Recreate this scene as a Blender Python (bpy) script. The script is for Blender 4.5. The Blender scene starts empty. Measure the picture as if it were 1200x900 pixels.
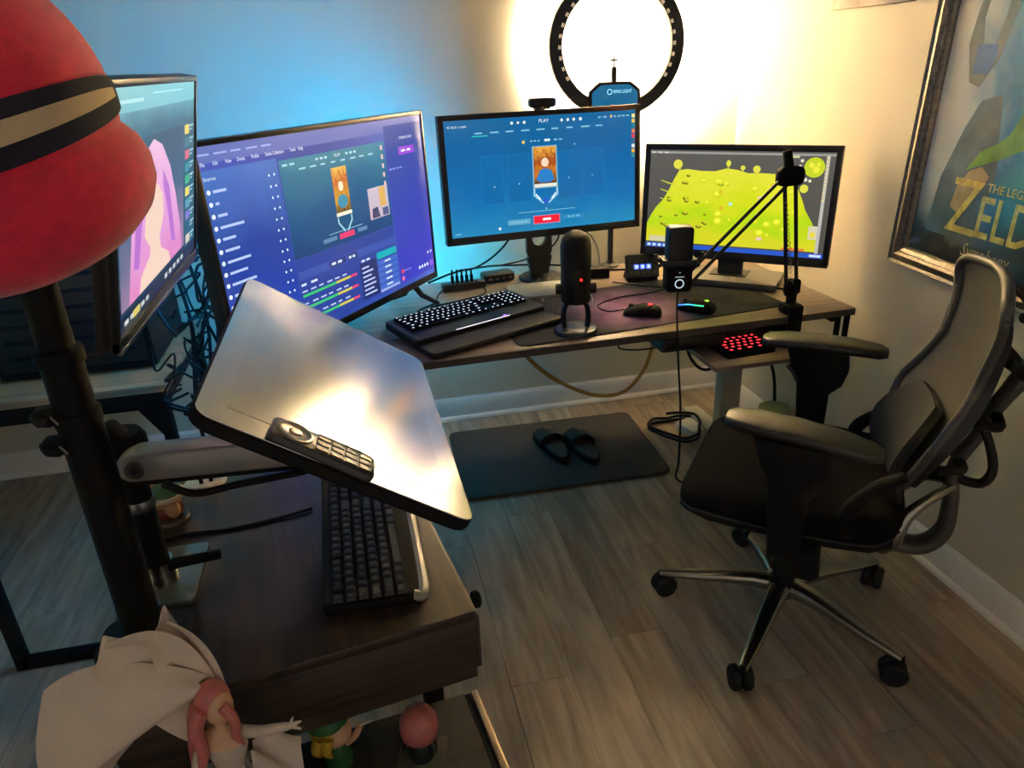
import bpy, bmesh, math, random
from mathutils import Matrix, Vector
random.seed(7)
S = bpy.context.scene
COL = S.collection
R_ = math.radians
PI = math.pi

# ---------------------------------------------------------------- camera, world, exposure
CAM_POS = (-1.5914, -2.9411, 1.458)
CR = [[0.97607, -0.12068, 0.18092], [-0.21408, -0.38693, 0.89692], [-0.03824, -0.91418, -0.40350]]
cd = bpy.data.cameras.new('camera')
cd.sensor_fit = 'HORIZONTAL'
cd.sensor_width = 36.0
cd.lens = 854.84 / 1200 * 36.0
cd.clip_start = 0.02
cam = bpy.data.objects.new('camera', cd)
COL.objects.link(cam)
cam.matrix_world = Matrix(((CR[0][0], -CR[0][1], -CR[0][2], CAM_POS[0]),
                           (CR[1][0], -CR[1][1], -CR[1][2], CAM_POS[1]),
                           (CR[2][0], -CR[2][1], -CR[2][2], CAM_POS[2]),
                           (0, 0, 0, 1)))
S.camera = cam
W = bpy.data.worlds.new('world')
S.world = W
W.use_nodes = True
bgn = W.node_tree.nodes['Background']
bgn.inputs[0].default_value = (1.0, 0.86, 0.74, 1)
bgn.inputs[1].default_value = 0.31
S.view_settings.view_transform = 'Standard'
S.view_settings.look = 'None'
S.view_settings.exposure = 0.2
S.view_settings.gamma = 1.0
S.view_settings.use_curve_mapping = False
S.cycles.sample_clamp_indirect = 60.0      # keep the light bounced off the bright wall
S.cycles.diffuse_bounces = 6
RING_STRENGTH = 560.0
BLUE_STRENGTH = 300.0

# ---------------------------------------------------------------- material helpers
def lin(c):
    o = []
    for v in c:
        v = v / 255.0
        o.append(v / 12.92 if v <= 0.04045 else ((v + 0.055) / 1.055) ** 2.4)
    return (o[0], o[1], o[2], 1.0)

MATS = {}
def nt(name):
    m = bpy.data.materials.new(name)
    m.use_nodes = True
    n = m.node_tree.nodes
    return m, n, m.node_tree.links, n['Principled BSDF']

def mat(name, rgb, rough=0.5, metal=0.0, var=0.08, scale=30.0, bump=0.0, bscale=200.0, spec=0.5, trans=0.0, alpha=1.0, coat=0.0, em=None, es=1.0, sheen=0.0, ior=None):
    if name in MATS:
        return MATS[name]
    m, n, l, p = nt(name)
    tc = n.new('ShaderNodeTexCoord')
    nz = n.new('ShaderNodeTexNoise')
    nz.inputs['Scale'].default_value = scale
    nz.inputs['Detail'].default_value = 4
    l.new(tc.outputs['Object'], nz.inputs['Vector'])
    cr = n.new('ShaderNodeValToRGB')
    c = lin(rgb)
    a = tuple(max(0, v * (1 - var)) for v in c[:3]) + (1,)
    b = tuple(min(1, v * (1 + var)) for v in c[:3]) + (1,)
    cr.color_ramp.elements[0].position = 0.3
    cr.color_ramp.elements[1].position = 0.7
    cr.color_ramp.elements[0].color = a
    cr.color_ramp.elements[1].color = b
    l.new(nz.outputs['Fac'], cr.inputs['Fac'])
    l.new(cr.outputs['Color'], p.inputs['Base Color'])
    p.inputs['Roughness'].default_value = rough
    p.inputs['Metallic'].default_value = metal
    p.inputs['Specular IOR Level'].default_value = spec
    p.inputs['Transmission Weight'].default_value = trans
    p.inputs['Alpha'].default_value = alpha
    p.inputs['Coat Weight'].default_value = coat
    p.inputs['Sheen Weight'].default_value = sheen
    if ior:
        p.inputs['IOR'].default_value = ior
    if em is not None:
        p.inputs['Emission Color'].default_value = lin(em)
        p.inputs['Emission Strength'].default_value = es
    if bump > 0:
        nb = n.new('ShaderNodeTexNoise')
        nb.inputs['Scale'].default_value = bscale
        nb.inputs['Detail'].default_value = 3
        l.new(tc.outputs['Object'], nb.inputs['Vector'])
        bp = n.new('ShaderNodeBump')
        bp.inputs['Strength'].default_value = bump
        bp.inputs['Distance'].default_value = 0.002
        l.new(nb.outputs['Fac'], bp.inputs['Height'])
        l.new(bp.outputs['Normal'], p.inputs['Normal'])
    MATS[name] = m
    return m

def em(rgb, es=1.0):
    """a lit patch of a screen or a lamp"""
    name = 'lit_%d_%d_%d_%g' % (rgb[0], rgb[1], rgb[2], es)
    if name in MATS:
        return MATS[name]
    m, n, l, p = nt(name)
    p.inputs['Base Color'].default_value = (0.01, 0.01, 0.01, 1)
    p.inputs['Roughness'].default_value = 0.35
    p.inputs['Emission Color'].default_value = lin(rgb)
    p.inputs['Emission Strength'].default_value = es
    MATS[name] = m
    return m

def em_grad(name, stops, axis='X', noise=0.0, nscale=6.0, es=1.0):
    """lit screen picture: a soft ramp in object space with cloudy variation"""
    if name in MATS:
        return MATS[name]
    m, n, l, p = nt(name)
    tc = n.new('ShaderNodeTexCoord')
    sp = n.new('ShaderNodeSeparateXYZ')
    l.new(tc.outputs['Generated'], sp.inputs[0])
    nz = n.new('ShaderNodeTexNoise')
    nz.inputs['Scale'].default_value = nscale
    nz.inputs['Detail'].default_value = 5
    l.new(tc.outputs['Generated'], nz.inputs['Vector'])
    ma = n.new('ShaderNodeMath'); ma.operation = 'MULTIPLY_ADD'
    l.new(nz.outputs['Fac'], ma.inputs[0])
    ma.inputs[1].default_value = noise
    ma.inputs[2].default_value = -noise * 0.5
    ad = n.new('ShaderNodeMath'); ad.operation = 'ADD'
    l.new(sp.outputs[axis], ad.inputs[0])
    l.new(ma.outputs[0], ad.inputs[1])
    cr = n.new('ShaderNodeValToRGB')
    els = cr.color_ramp.elements
    while len(els) < len(stops):
        els.new(0.5)
    for e, (pos, c) in zip(els, stops):
        e.position = pos
        e.color = lin(c)
    l.new(ad.outputs[0], cr.inputs['Fac'])
    p.inputs['Base Color'].default_value = (0.01, 0.01, 0.01, 1)
    p.inputs['Roughness'].default_value = 0.35
    l.new(cr.outputs['Color'], p.inputs['Emission Color'])
    p.inputs['Emission Strength'].default_value = es
    MATS[name] = m
    return m

def wood(name, ca, cb, along='Y', rough=0.45, stretch=14.0, scale=5.0, seam_rand=0.25, knots=0.0):
    if name in MATS:
        return MATS[name]
    m, n, l, p = nt(name)
    tc = n.new('ShaderNodeTexCoord')
    oi = n.new('ShaderNodeObjectInfo')
    mp = n.new('ShaderNodeMapping')
    sc = {'X': (scale, scale * stretch, scale * stretch), 'Y': (scale * stretch, scale, scale * stretch), 'Z': (scale * stretch, scale * stretch, scale)}[along]
    mp.inputs['Scale'].default_value = sc
    cx = n.new('ShaderNodeCombineXYZ')
    mu = n.new('ShaderNodeMath'); mu.operation = 'MULTIPLY'; mu.inputs[1].default_value = 37.0
    l.new(oi.outputs['Random'], mu.inputs[0])
    l.new(mu.outputs[0], cx.inputs[0]); l.new(mu.outputs[0], cx.inputs[1])
    l.new(cx.outputs[0], mp.inputs['Location'])
    l.new(tc.outputs['Object'], mp.inputs['Vector'])
    nz = n.new('ShaderNodeTexNoise')
    nz.inputs['Scale'].default_value = 1.0
    nz.inputs['Detail'].default_value = 6
    nz.inputs['Distortion'].default_value = 0.6
    l.new(mp.outputs[0], nz.inputs['Vector'])
    cr = n.new('ShaderNodeValToRGB')
    cr.color_ramp.elements[0].position = 0.32
    cr.color_ramp.elements[1].position = 0.68
    cr.color_ramp.elements[0].color = lin(ca)
    cr.color_ramp.elements[1].color = lin(cb)
    l.new(nz.outputs['Fac'], cr.inputs['Fac'])
    hs = n.new('ShaderNodeHueSaturation')
    mr = n.new('ShaderNodeMapRange')
    mr.inputs['To Min'].default_value = 1 - seam_rand
    mr.inputs['To Max'].default_value = 1 + seam_rand
    l.new(oi.outputs['Random'], mr.inputs['Value'])
    l.new(mr.outputs[0], hs.inputs['Value'])
    l.new(cr.outputs['Color'], hs.inputs['Color'])
    out = hs.outputs['Color']
    if knots > 0:
        mk = n.new('ShaderNodeMapping')
        mk.inputs['Scale'].default_value = {'X': (2, 7, 7), 'Y': (7, 2, 7), 'Z': (7, 7, 2)}[along]
        l.new(cx.outputs[0], mk.inputs['Location'])
        l.new(tc.outputs['Object'], mk.inputs['Vector'])
        nk = n.new('ShaderNodeTexNoise'); nk.inputs['Scale'].default_value = 1.3; nk.inputs['Detail'].default_value = 2
        l.new(mk.outputs[0], nk.inputs['Vector'])
        ck = n.new('ShaderNodeValToRGB')
        ck.color_ramp.elements[0].position = 0.66; ck.color_ramp.elements[0].color = (1, 1, 1, 1)
        ck.color_ramp.elements[1].position = 0.78; ck.color_ramp.elements[1].color = (1 - knots, 1 - knots, 1 - knots, 1)
        l.new(nk.outputs['Fac'], ck.inputs['Fac'])
        mx = n.new('ShaderNodeMix'); mx.data_type = 'RGBA'; mx.blend_type = 'MULTIPLY'; mx.inputs[0].default_value = 1
        l.new(out, mx.inputs[6]); l.new(ck.outputs['Color'], mx.inputs[7])
        out = mx.outputs[2]
    l.new(out, p.inputs['Base Color'])
    p.inputs['Roughness'].default_value = rough
    bp = n.new('ShaderNodeBump'); bp.inputs['Strength'].default_value = 0.12; bp.inputs['Distance'].default_value = 0.002
    l.new(nz.outputs['Fac'], bp.inputs['Height']); l.new(bp.outputs['Normal'], p.inputs['Normal'])
    MATS[name] = m
    return m

M_wall = mat('wall_paint', (222, 213, 188), 0.75, var=0.015, scale=3, bump=0.12, bscale=260)
M_ceil = mat('ceiling_paint', (225, 220, 212), 0.9, var=0.01)
M_trim = mat('white_trim_paint', (244, 240, 230), 0.3, var=0.02)
M_floor = wood('vinyl_plank', (130, 115, 99), (176, 158, 138), 'Y', 0.42, 10, 3.0, 0.16, knots=0.35)
M_sub = mat('subfloor', (58, 50, 44), 0.9)
M_desk = wood('grey_oak_laminate', (104, 86, 74), (150, 128, 112), 'X', 0.38, 12, 2.5, 0.02)
M_deskedge = mat('desk_edge_band', (70, 62, 54), 0.5)
M_near = wood('dark_walnut_laminate', (44, 34, 29), (68, 53, 45), 'Y', 0.36, 16, 4, 0.02)
M_near_x = wood('dark_walnut_laminate_across', (42, 33, 27), (66, 52, 43), 'X', 0.42, 16, 4, 0.02)
M_ldesk = wood('tan_oak_laminate', (122, 98, 72), (160, 130, 98), 'X', 0.5, 14, 3, 0.02)
M_black = mat('black_plastic', (19, 19, 20), 0.42, var=0.1)
M_blackm = mat('black_matte', (13, 13, 14), 0.75, var=0.1, spec=0.25)
M_blackmet = mat('black_powder_coat', (8, 8, 9), 0.6, spec=0.2, var=0.1, bump=0.05, bscale=500)
M_dark = mat('charcoal_plastic', (36, 36, 37), 0.45)
M_grey = mat('grey_plastic', (92, 92, 92), 0.45)
M_rubber = mat('black_rubber', (15, 15, 15), 0.7)
M_alu = mat('polished_aluminium', (170, 166, 158), 0.24, 1.0, var=0.05)
M_steel = mat('brushed_steel', (150, 148, 142), 0.34, 1.0, var=0.06)
M_silver = mat('silver_grey_paint', (150, 148, 146), 0.38, 0.35, var=0.03)
M_white = mat('white_plastic', (220, 214, 204), 0.4, var=0.03)
M_cable = mat('black_cable_sheath', (11, 11, 12), 0.6, spec=0.25)
M_cablew = mat('grey_cable_sheath', (150, 146, 136), 0.5)
M_yellowcable = mat('tan_cable_sheath', (176, 142, 66), 0.45)
M_red = mat('red_felt', (222, 34, 72), 0.9, var=0.12, scale=60, bump=0.5, bscale=420, sheen=0.4)
M_navy = mat('navy_felt', (20, 22, 44), 0.9, var=0.1)
M_cream = mat('cream_felt', (196, 176, 146), 0.9, var=0.05)
M_silverframe = mat('antique_silver', (138, 130, 116), 0.35, 0.8, var=0.3, scale=90, bump=0.6, bscale=120)

# ---------------------------------------------------------------- mesh helpers
def cat(pts, n=6, closed=False):
    """Catmull-Rom through the points"""
    P = [Vector(p) for p in pts]
    out = []
    N = len(P)
    rng = range(N) if closed else range(N - 1)
    for i in rng:
        if closed:
            a, b, c, d = P[(i - 1) % N], P[i], P[(i + 1) % N], P[(i + 2) % N]
        else:
            b, c = P[i], P[i + 1]
            a = P[i - 1] if i > 0 else b * 2 - c
            d = P[i + 2] if i + 2 < N else c * 2 - b
        for k in range(n):
            t = k / n
            out.append(0.5 * ((2 * b) + (c - a) * t + (2 * a - 5 * b + 4 * c - d) * t * t + (3 * b - a - 3 * c + d) * t ** 3))
    if not closed:
        out.append(P[-1])
    return out

class MB:
    def __init__(self):
        self.v = []; self.f = []; self.mi = []
    def raw(self, verts, faces, M=None, mi=0):
        o = len(self.v)
        for q in verts:
            q = Vector(q)
            self.v.append(M @ q if M else q)
        for f in faces:
            self.f.append([i + o for i in f]); self.mi.append(mi)
        return self
    def bm(self, b, M=None, mi=0):
        b.verts.index_update()
        self.raw([v.co.copy() for v in b.verts], [[v.index for v in f.verts] for f in b.faces], M, mi)
        b.free()
        return self
    def box(self, c, s, bev=0.0, seg=2, M=None, rot=None, mi=0):
        b = bmesh.new()
        bmesh.ops.create_cube(b, size=1.0)
        for v in b.verts:
            v.co = Vector((v.co.x * s[0], v.co.y * s[1], v.co.z * s[2]))
        if bev > 0:
            bmesh.ops.bevel(b, geom=list(b.edges), offset=bev, segments=seg, profile=0.5, affect='EDGES')
        T = Matrix.Translation(c)
        if rot:
            T = T @ Matrix.Rotation(rot[2], 4, 'Z') @ Matrix.Rotation(rot[1], 4, 'Y') @ Matrix.Rotation(rot[0], 4, 'X')
        return self.bm(b, (M @ T) if M else T, mi)
    def rbox(self, c, s, r, bev=0.0, seg=6, M=None, axis='z', mi=0):
        """box whose outline (seen along axis) has round corners of radius r"""
        w, h, d = {'z': (s[0], s[1], s[2]), 'y': (s[0], s[2], s[1]), 'x': (s[1], s[2], s[0])}[axis]
        pts = rrect(w, h, r, seg)
        T = Matrix.Translation(c)
        if axis == 'y':
            T = T @ Matrix(((1, 0, 0, 0), (0, 0, -1, 0), (0, 1, 0, 0), (0, 0, 0, 1)))
        elif axis == 'x':
            T = T @ Matrix(((0, 0, 1, 0), (1, 0, 0, 0), (0, 1, 0, 0), (0, 0, 0, 1)))
        return self.prism(pts, -d / 2, d / 2, bev, (M @ T) if M else T, mi)
    def prism(self, poly, z0, z1, bev=0.0, M=None, mi=0):
        b = bmesh.new()
        lo = [b.verts.new((x, y, z0)) for x, y in poly]
        hi = [b.verts.new((x, y, z1)) for x, y in poly]
        N = len(poly)
        b.faces.new(list(reversed(lo)))
        b.faces.new(hi)
        for i in range(N):
            b.faces.new((lo[i], lo[(i + 1) % N], hi[(i + 1) % N], hi[i]))
        bmesh.ops.recalc_face_normals(b, faces=list(b.faces))
        if bev > 0:
            es = [e for e in b.edges if abs(e.verts[0].co.z - e.verts[1].co.z) < 1e-6]
            bmesh.ops.bevel(b, geom=es, offset=bev, segments=2, profile=0.5, affect='EDGES')
        return self.bm(b, M, mi)
    def lathe(self, prof, c=(0, 0, 0), seg=28, M=None, mi=0, sy=1.0):
        v = []; f = []
        n = len(prof)
        for r, z in prof:
            for k in range(seg):
                a = 2 * PI * k / seg
                v.append((c[0] + r * math.cos(a), c[1] + r * math.sin(a) * sy, c[2] + z))
        for i in range(n - 1):
            for k in range(seg):
                k2 = (k + 1) % seg
                f.append((i * seg + k, i * seg + k2, (i + 1) * seg + k2, (i + 1) * seg + k))
        if prof[0][0] > 1e-5: f.append(tuple(reversed(range(seg))))
        if prof[-1][0] > 1e-5: f.append(tuple(range((n - 1) * seg, n * seg)))
        return self.raw(v, f, M, mi)
    def cyl(self, a, b, r, seg=18, r2=None, M=None, mi=0, bev=0.0):
        a = Vector(a); b = Vector(b)
        h = (b - a).length
        q = (b - a).to_track_quat('Z', 'Y').to_matrix().to_4x4()
        T = Matrix.Translation(a) @ q
        r2 = r if r2 is None else r2
        if bev > 0:
            pr = [(r - bev, 0), (r, bev), (r2, h - bev), (r2 - bev, h)]
        else:
            pr = [(r, 0), (r2, h)]
        return self.lathe(pr, seg=seg, M=(M @ T) if M else T, mi=mi)
    def tube(self, path, r, seg=8, closed=False, M=None, mi=0, flat=None):
        P = [Vector(p) for p in path]
        N = len(P)
        rad = r if isinstance(r, (list, tuple)) else [r] * N
        if len(rad) != N:
            src = rad
            rad = []
            for i in range(N):
                t = i / (N - 1) * (len(src) - 1); k = min(int(t), len(src) - 2)
                rad.append(src[k] + (src[k + 1] - src[k]) * (t - k))
        v = []; f = []
        prev = None
        for i in range(N):
            if closed:
                t = P[(i + 1) % N] - P[i - 1]
            else:
                t = P[min(i + 1, N - 1)] - P[max(i - 1, 0)]
            t = t.normalized() if t.length > 1e-9 else Vector((0, 0, 1))
            if prev is None:
                up = Vector((0, 0, 1)) if abs(t.z) < 0.9 else Vector((1, 0, 0))
                n = (up - t * up.dot(t)).normalized()
            else:
                n = prev - t * prev.dot(t)
                n = n.normalized() if n.length > 1e-6 else prev
            prev = n
            bi = t.cross(n)
            ra, rb = (rad[i], rad[i]) if flat is None else (rad[i], rad[i] * flat)
            for k in range(seg):
                a = 2 * PI * k / seg
                v.append(P[i] + n * (ra * math.cos(a)) + bi * (rb * math.sin(a)))
        R = N if closed else N - 1
        for i in range(R):
            j = (i + 1) % N
            for k in range(seg):
                k2 = (k + 1) % seg
                f.append((i * seg + k, i * seg + k2, j * seg + k2, j * seg + k))
        if not closed:
            f.append(tuple(reversed(range(seg)))); f.append(tuple(range((N - 1) * seg, N * seg)))
        return self.raw(v, f, M, mi)
    def ell(self, c, r, seg=20, rings=12, M=None, mi=0, zmin=-1.0, zmax=1.0):
        pr = []
        for i in range(rings + 1):
            z = zmin + (zmax - zmin) * i / rings
            th = math.asin(max(-1, min(1, zmin))) + (math.asin(max(-1, min(1, zmax))) - math.asin(max(-1, min(1, zmin)))) * i / rings
            pr.append((max(1e-6, math.cos(th)), math.sin(th)))
        T = Matrix.Translation(c) @ Matrix.Diagonal((r[0], r[1], r[2], 1))
        return self.lathe(pr, seg=seg, M=(M @ T) if M else T, mi=mi)
    def loft(self, rings, closed=True, cap=True, M=None, mi=0):
        n = len(rings[0]); v = [q for r in rings for q in r]; f = []
        for i in range(len(rings) - 1):
            for k in range(n if closed else n - 1):
                k2 = (k + 1) % n
                f.append((i * n + k, i * n + k2, (i + 1) * n + k2, (i + 1) * n + k))
        if cap and closed:
            f.append(tuple(reversed(range(n)))); f.append(tuple(range((len(rings) - 1) * n, len(rings) * n)))
        return self.raw(v, f, M, mi)
    def sheet(self, grid, th, M=None, mi=0):
        """grid[i][j] of points given thickness th along the local normal"""
        a = len(grid); b = len(grid[0])
        G = [[Vector(q) for q in r] for r in grid]
        Nn = []
        for i in range(a):
            row = []
            for j in range(b):
                du = G[min(i + 1, a - 1)][j] - G[max(i - 1, 0)][j]
                dv = G[i][min(j + 1, b - 1)] - G[i][max(j - 1, 0)]
                nn = du.cross(dv)
                row.append(nn.normalized() if nn.length > 1e-9 else Vector((0, 0, 1)))
            Nn.append(row)
        v = [G[i][j] + Nn[i][j] * th / 2 for i in range(a) for j in range(b)] + [G[i][j] - Nn[i][j] * th / 2 for i in range(a) for j in range(b)]
        f = []; o = a * b
        for i in range(a - 1):
            for j in range(b - 1):
                q = (i * b + j, (i + 1) * b + j, (i + 1) * b + j + 1, i * b + j + 1)
                f.append(q); f.append(tuple(reversed([x + o for x in q])))
        for i in range(a - 1):
            for j in (0, b - 1):
                f.append((i * b + j, i * b + j + o, (i + 1) * b + j + o, (i + 1) * b + j))
        for j in range(b - 1):
            for i in (0, a - 1):
                f.append((i * b + j, i * b + j + 1, i * b + j + 1 + o, i * b + j + o))
        return self.raw(v, f, M, mi)
    def mesh(self, name, mats, smooth=35):
        me = bpy.data.meshes.new(name)
        me.from_pydata([tuple(q) for q in self.v], [], self.f)
        b = bmesh.new(); b.from_mesh(me)
        bmesh.ops.recalc_face_normals(b, faces=list(b.faces))
        b.to_mesh(me); b.free()
        for m in (mats if isinstance(mats, (list, tuple)) else [mats]):
            me.materials.append(m)
        if isinstance(mats, (list, tuple)):
            for p, i in zip(me.polygons, self.mi):
                p.material_index = i
        if smooth:
            for p in me.polygons:
                p.use_smooth = True
            me.set_sharp_from_angle(angle=R_(smooth))
        me.update()
        return me
    def build(self, name, mats, parent=None, loc=None, rot=None, smooth=35):
        return link(name, self.mesh(name, mats, smooth), parent, loc, rot)

def rrect(w, h, r, seg=6):
    pts = []
    rr = r if isinstance(r, (list, tuple)) else [r] * 4
    cs = [(w / 2, h / 2, 0), (-w / 2, h / 2, 90), (-w / 2, -h / 2, 180), (w / 2, -h / 2, 270)]
    for (x, y, a0), q in zip(cs, rr):
        sx = 1 if x > 0 else -1; sy = 1 if y > 0 else -1
        cx, cy = x - sx * q, y - sy * q
        for k in range(seg + 1):
            a = R_(a0 + 90 * k / seg)
            pts.append((cx + q * math.cos(a), cy + q * math.sin(a)))
    return pts

def link(name, me, parent=None, loc=None, rot=None):
    o = bpy.data.objects.new(name, me)
    COL.objects.link(o)
    if parent: o.parent = parent
    if loc is not None: o.location = loc
    if rot is not None: o.rotation_euler = rot
    return o

def tag(o, label=None, category=None, group=None, kind=None):
    if label: o['label'] = label
    if category: o['category'] = category
    if group: o['group'] = group
    if kind: o['kind'] = kind
    return o

def thing(name, label, category, loc=(0, 0, 0), rz=0.0, group=None, rot=None):
    o = bpy.data.objects.new(name, None)
    o.empty_display_size = 0.05
    COL.objects.link(o)
    o.location = loc
    o.rotation_euler = rot if rot else (0, 0, rz)
    return tag(o, label, category, group)

def text(body, size, m, name, parent, M, align='CENTER', depth=0.0004, shear=0.0, sx=1.0, bold=0.0):
    cu = bpy.data.curves.new('lettering', 'FONT')
    cu.body = body; cu.size = size; cu.align_x = align; cu.align_y = 'CENTER'
    cu.extrude = depth; cu.shear = shear; cu.resolution_u = 2; cu.offset = bold
    t = bpy.data.objects.new('lettering', cu)
    COL.objects.link(t)
    bpy.context.view_layer.update()
    me = bpy.data.meshes.new_from_object(t.evaluated_get(bpy.context.evaluated_depsgraph_get()))
    bpy.data.objects.remove(t); bpy.data.curves.remove(cu)
    me.transform(M @ Matrix.Diagonal((sx, 1, 1, 1)))
    me.materials.clear(); me.materials.append(m)
    return link(name, me, parent)

UP = Matrix(((1, 0, 0, 0), (0, 0, -1, 0), (0, 1, 0, 0), (0, 0, 0, 1)))   # flat (x, y) -> standing (x, z), facing -y

# ================================================================ THE ROOM
XL, YF, ZC = -3.3, -3.7, 2.45
def struct(name, mb, m, parent=None, smooth=0):
    o = mb.build(name, m, parent, smooth=smooth)
    if parent is None: o['kind'] = 'structure'
    return o
struct('wall_back', MB().box(((XL + 0) / 2, 0.05, ZC / 2), (abs(XL) + 0.2, 0.1, ZC)), M_wall)
struct('wall_right', MB().box((0.05, YF / 2, ZC / 2), (0.1, abs(YF), ZC)), M_wall)
struct('wall_left', MB().box((XL - 0.05, YF / 2, ZC / 2), (0.1, abs(YF), ZC)), M_wall)
struct('ceiling', MB().box((XL / 2, YF / 2, ZC + 0.05), (abs(XL) + 0.2, abs(YF) + 0.1, 0.1)), M_ceil)
floor = struct('floor', MB().box((XL / 2, YF / 2, -0.035), (abs(XL), abs(YF), 0.05)), M_sub)
# planks run from the back wall towards the camera
PW, PL = 0.15, 1.22
pm = {}
def plank_mesh(L, w):
    k = (round(L, 3), round(w, 3))
    if k not in pm:
        pm[k] = MB().box((0, 0, -0.005), (w - 0.0007, L - 0.0007, 0.01), 0.0006, 1).mesh('plank', M_floor, 0)
    return pm[k]
x = 0.0; r = 0
offs = [0.35, 0.95, 0.1, 0.7, 0.5, 1.1, 0.25, 0.82]
while x > XL + 1e-3:
    w = min(PW, x - XL)
    y = 0.0; first = offs[r % 8]
    while y > YF + 1e-3:
        L = min(first if y == 0.0 else PL, y - YF)
        link('plank', plank_mesh(L, w), floor, (x - w / 2, y - L / 2, 0))
        y -= L
    x -= w; r += 1
# baseboards with a rounded shoe moulding
def base_profile(s=1):
    return [(0, 0), (-0.026, 0), (-0.0255, 0.008), (-0.022, 0.015), (-0.016, 0.0185), (-0.0145, 0.02), (-0.0145, 0.082), (-0.011, 0.088), (-0.0105, 0.091), (-0.0065, 0.097), (-0.0035, 0.100), (-0.003, 0.104), (0, 0.104)]
pr = base_profile()
def baseboard(name, a, b, inward):
    v = []
    for e in (a, b):
        for d, z in pr:
            v.append((e[0] + inward[0] * -d, e[1] + inward[1] * -d, z))
    n = len(pr)
    f = [(i, (i + 1) % n, n + (i + 1) % n, n + i) for i in range(n)] + [tuple(range(n)), tuple(range(n, 2 * n))]
    struct(name, MB().raw(v, f), M_trim, smooth=40)
baseboard('baseboard_back', (XL, 0), (0, 0), (0, -1))
baseboard('baseboard_right', (0, YF), (0, -0.0), (-1, 0))
baseboard('baseboard_left', (XL, YF), (XL, 0), (1, 0))

# ================================================================ MAIN DESK
DZ = 0.6975
desk = thing('standing_desk', 'long grey wood-grain standing desk with pale metal legs along the back wall', 'desk', (-0.066, -0.99, 0), R_(1.66))
DW, DD = 1.90, 0.80
MB().box((-DW / 2, DD / 2, DZ - 0.0125), (DW, DD, 0.025), 0.003).build('tabletop', M_desk, desk)
MB().box((-DW / 2, -0.0006, DZ - 0.0125), (DW - 0.004, 0.0022, 0.021)).build('edge_band', M_deskedge, desk)
for lx in (-0.16, -1.72):
    lg = MB().box((lx, 0.45, 0.335), (0.085, 0.055, 0.62), 0.006)
    lg.build('leg', mat('pale_grey_steel', (168, 166, 152), 0.42, 0.0, var=0.03), desk)
    MB().box((lx, 0.42, 0.0175), (0.075, 0.66, 0.035), 0.008).build('foot', mat('pale_grey_steel', (168, 166, 152)), desk)
MB().box((-DW / 2, 0.45, 0.650), (1.55, 0.05, 0.04), 0.004).build('crossbar', M_blackmet, desk)
for lx in (-0.03, -1.87):
    MB().box((lx, 0.40, 0.655), (0.03, 0.70, 0.034), 0.003).build('side_rail', M_blackmet, desk)
MB().box((-0.012, 0.02, 0.63), (0.010, 0.02, 0.085), 0.002).build('corner_bracket', M_blackmet, desk)
MB().box((-0.045, 0.02, 0.63), (0.010, 0.02, 0.085), 0.002).build('corner_bracket', M_blackmet, desk)
MB().rbox((-0.565, 0.045, 0.652), (0.21, 0.11, 0.04), 0.012, 0.004).build('control_box', M_black, desk)

# pull-out tray below the right part of the desk
tray = thing('keypad_tray', 'small wooden pull-out tray hanging below the desk front, holding the red keypad', 'tray', (-0.42, -0.90, 0.585))
MB().box((0, -0.03, 0.0075), (0.36, 0.34, 0.015), 0.002).build('board', M_desk, tray)
for sx in (-1, 1):
    MB().box((sx * 0.15, 0.05, 0.0515), (0.012, 0.16, 0.071), 0.002).build('hanger', M_blackmet, tray)

def keys_grid(parent, M, rows, meshes, x0, y0, pitch, z, name='key'):
    """rows: lists of key widths in units (negative = gap)"""
    for ri, row in enumerate(rows):
        x = x0
        for w in row:
            if w < 0:
                x += -w * pitch; continue
            k = round(w, 2)
            if k not in meshes['cache']:
                meshes['cache'][k] = meshes['make'](k * pitch, pitch)
            o = link(name, meshes['cache'][k], parent)
            o.matrix_local = M @ Matrix.Translation((x + w * pitch / 2, y0 - ri * pitch, z))
            x += w * pitch

def key_maker(cap, legend, gap=0.003, h=0.008, lg=0.34, led_gap=True):
    def mk(w, p):
        b = MB()
        a, c = (w - gap) / 2, (p - gap) / 2
        t = 0.72
        ta, tc = a - c * (1 - t), c * t
        v = [(-a, -c, 0), (a, -c, 0), (a, c, 0), (-a, c, 0), (-ta, -tc, h), (ta, -tc, h), (ta, tc, h), (-ta, tc, h)]
        b.raw(v, [(0, 3, 2, 1), (4, 5, 6, 7), (0, 1, 5, 4), (1, 2, 6, 5), (2, 3, 7, 6), (3, 0, 4, 7)])
        q = c * lg
        qa = q if w < p * 1.4 else q * 1.5
        b.raw([(-qa, -q * 0.8, h + 0.0003), (qa, -q * 0.8, h + 0.0003), (qa, q, h + 0.0003), (-qa, q, h + 0.0003)], [(0, 1, 2, 3)], mi=1)
        return b.mesh('key', [cap, legend], 0)
    return {'cache': {}, 'make': mk}

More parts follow.
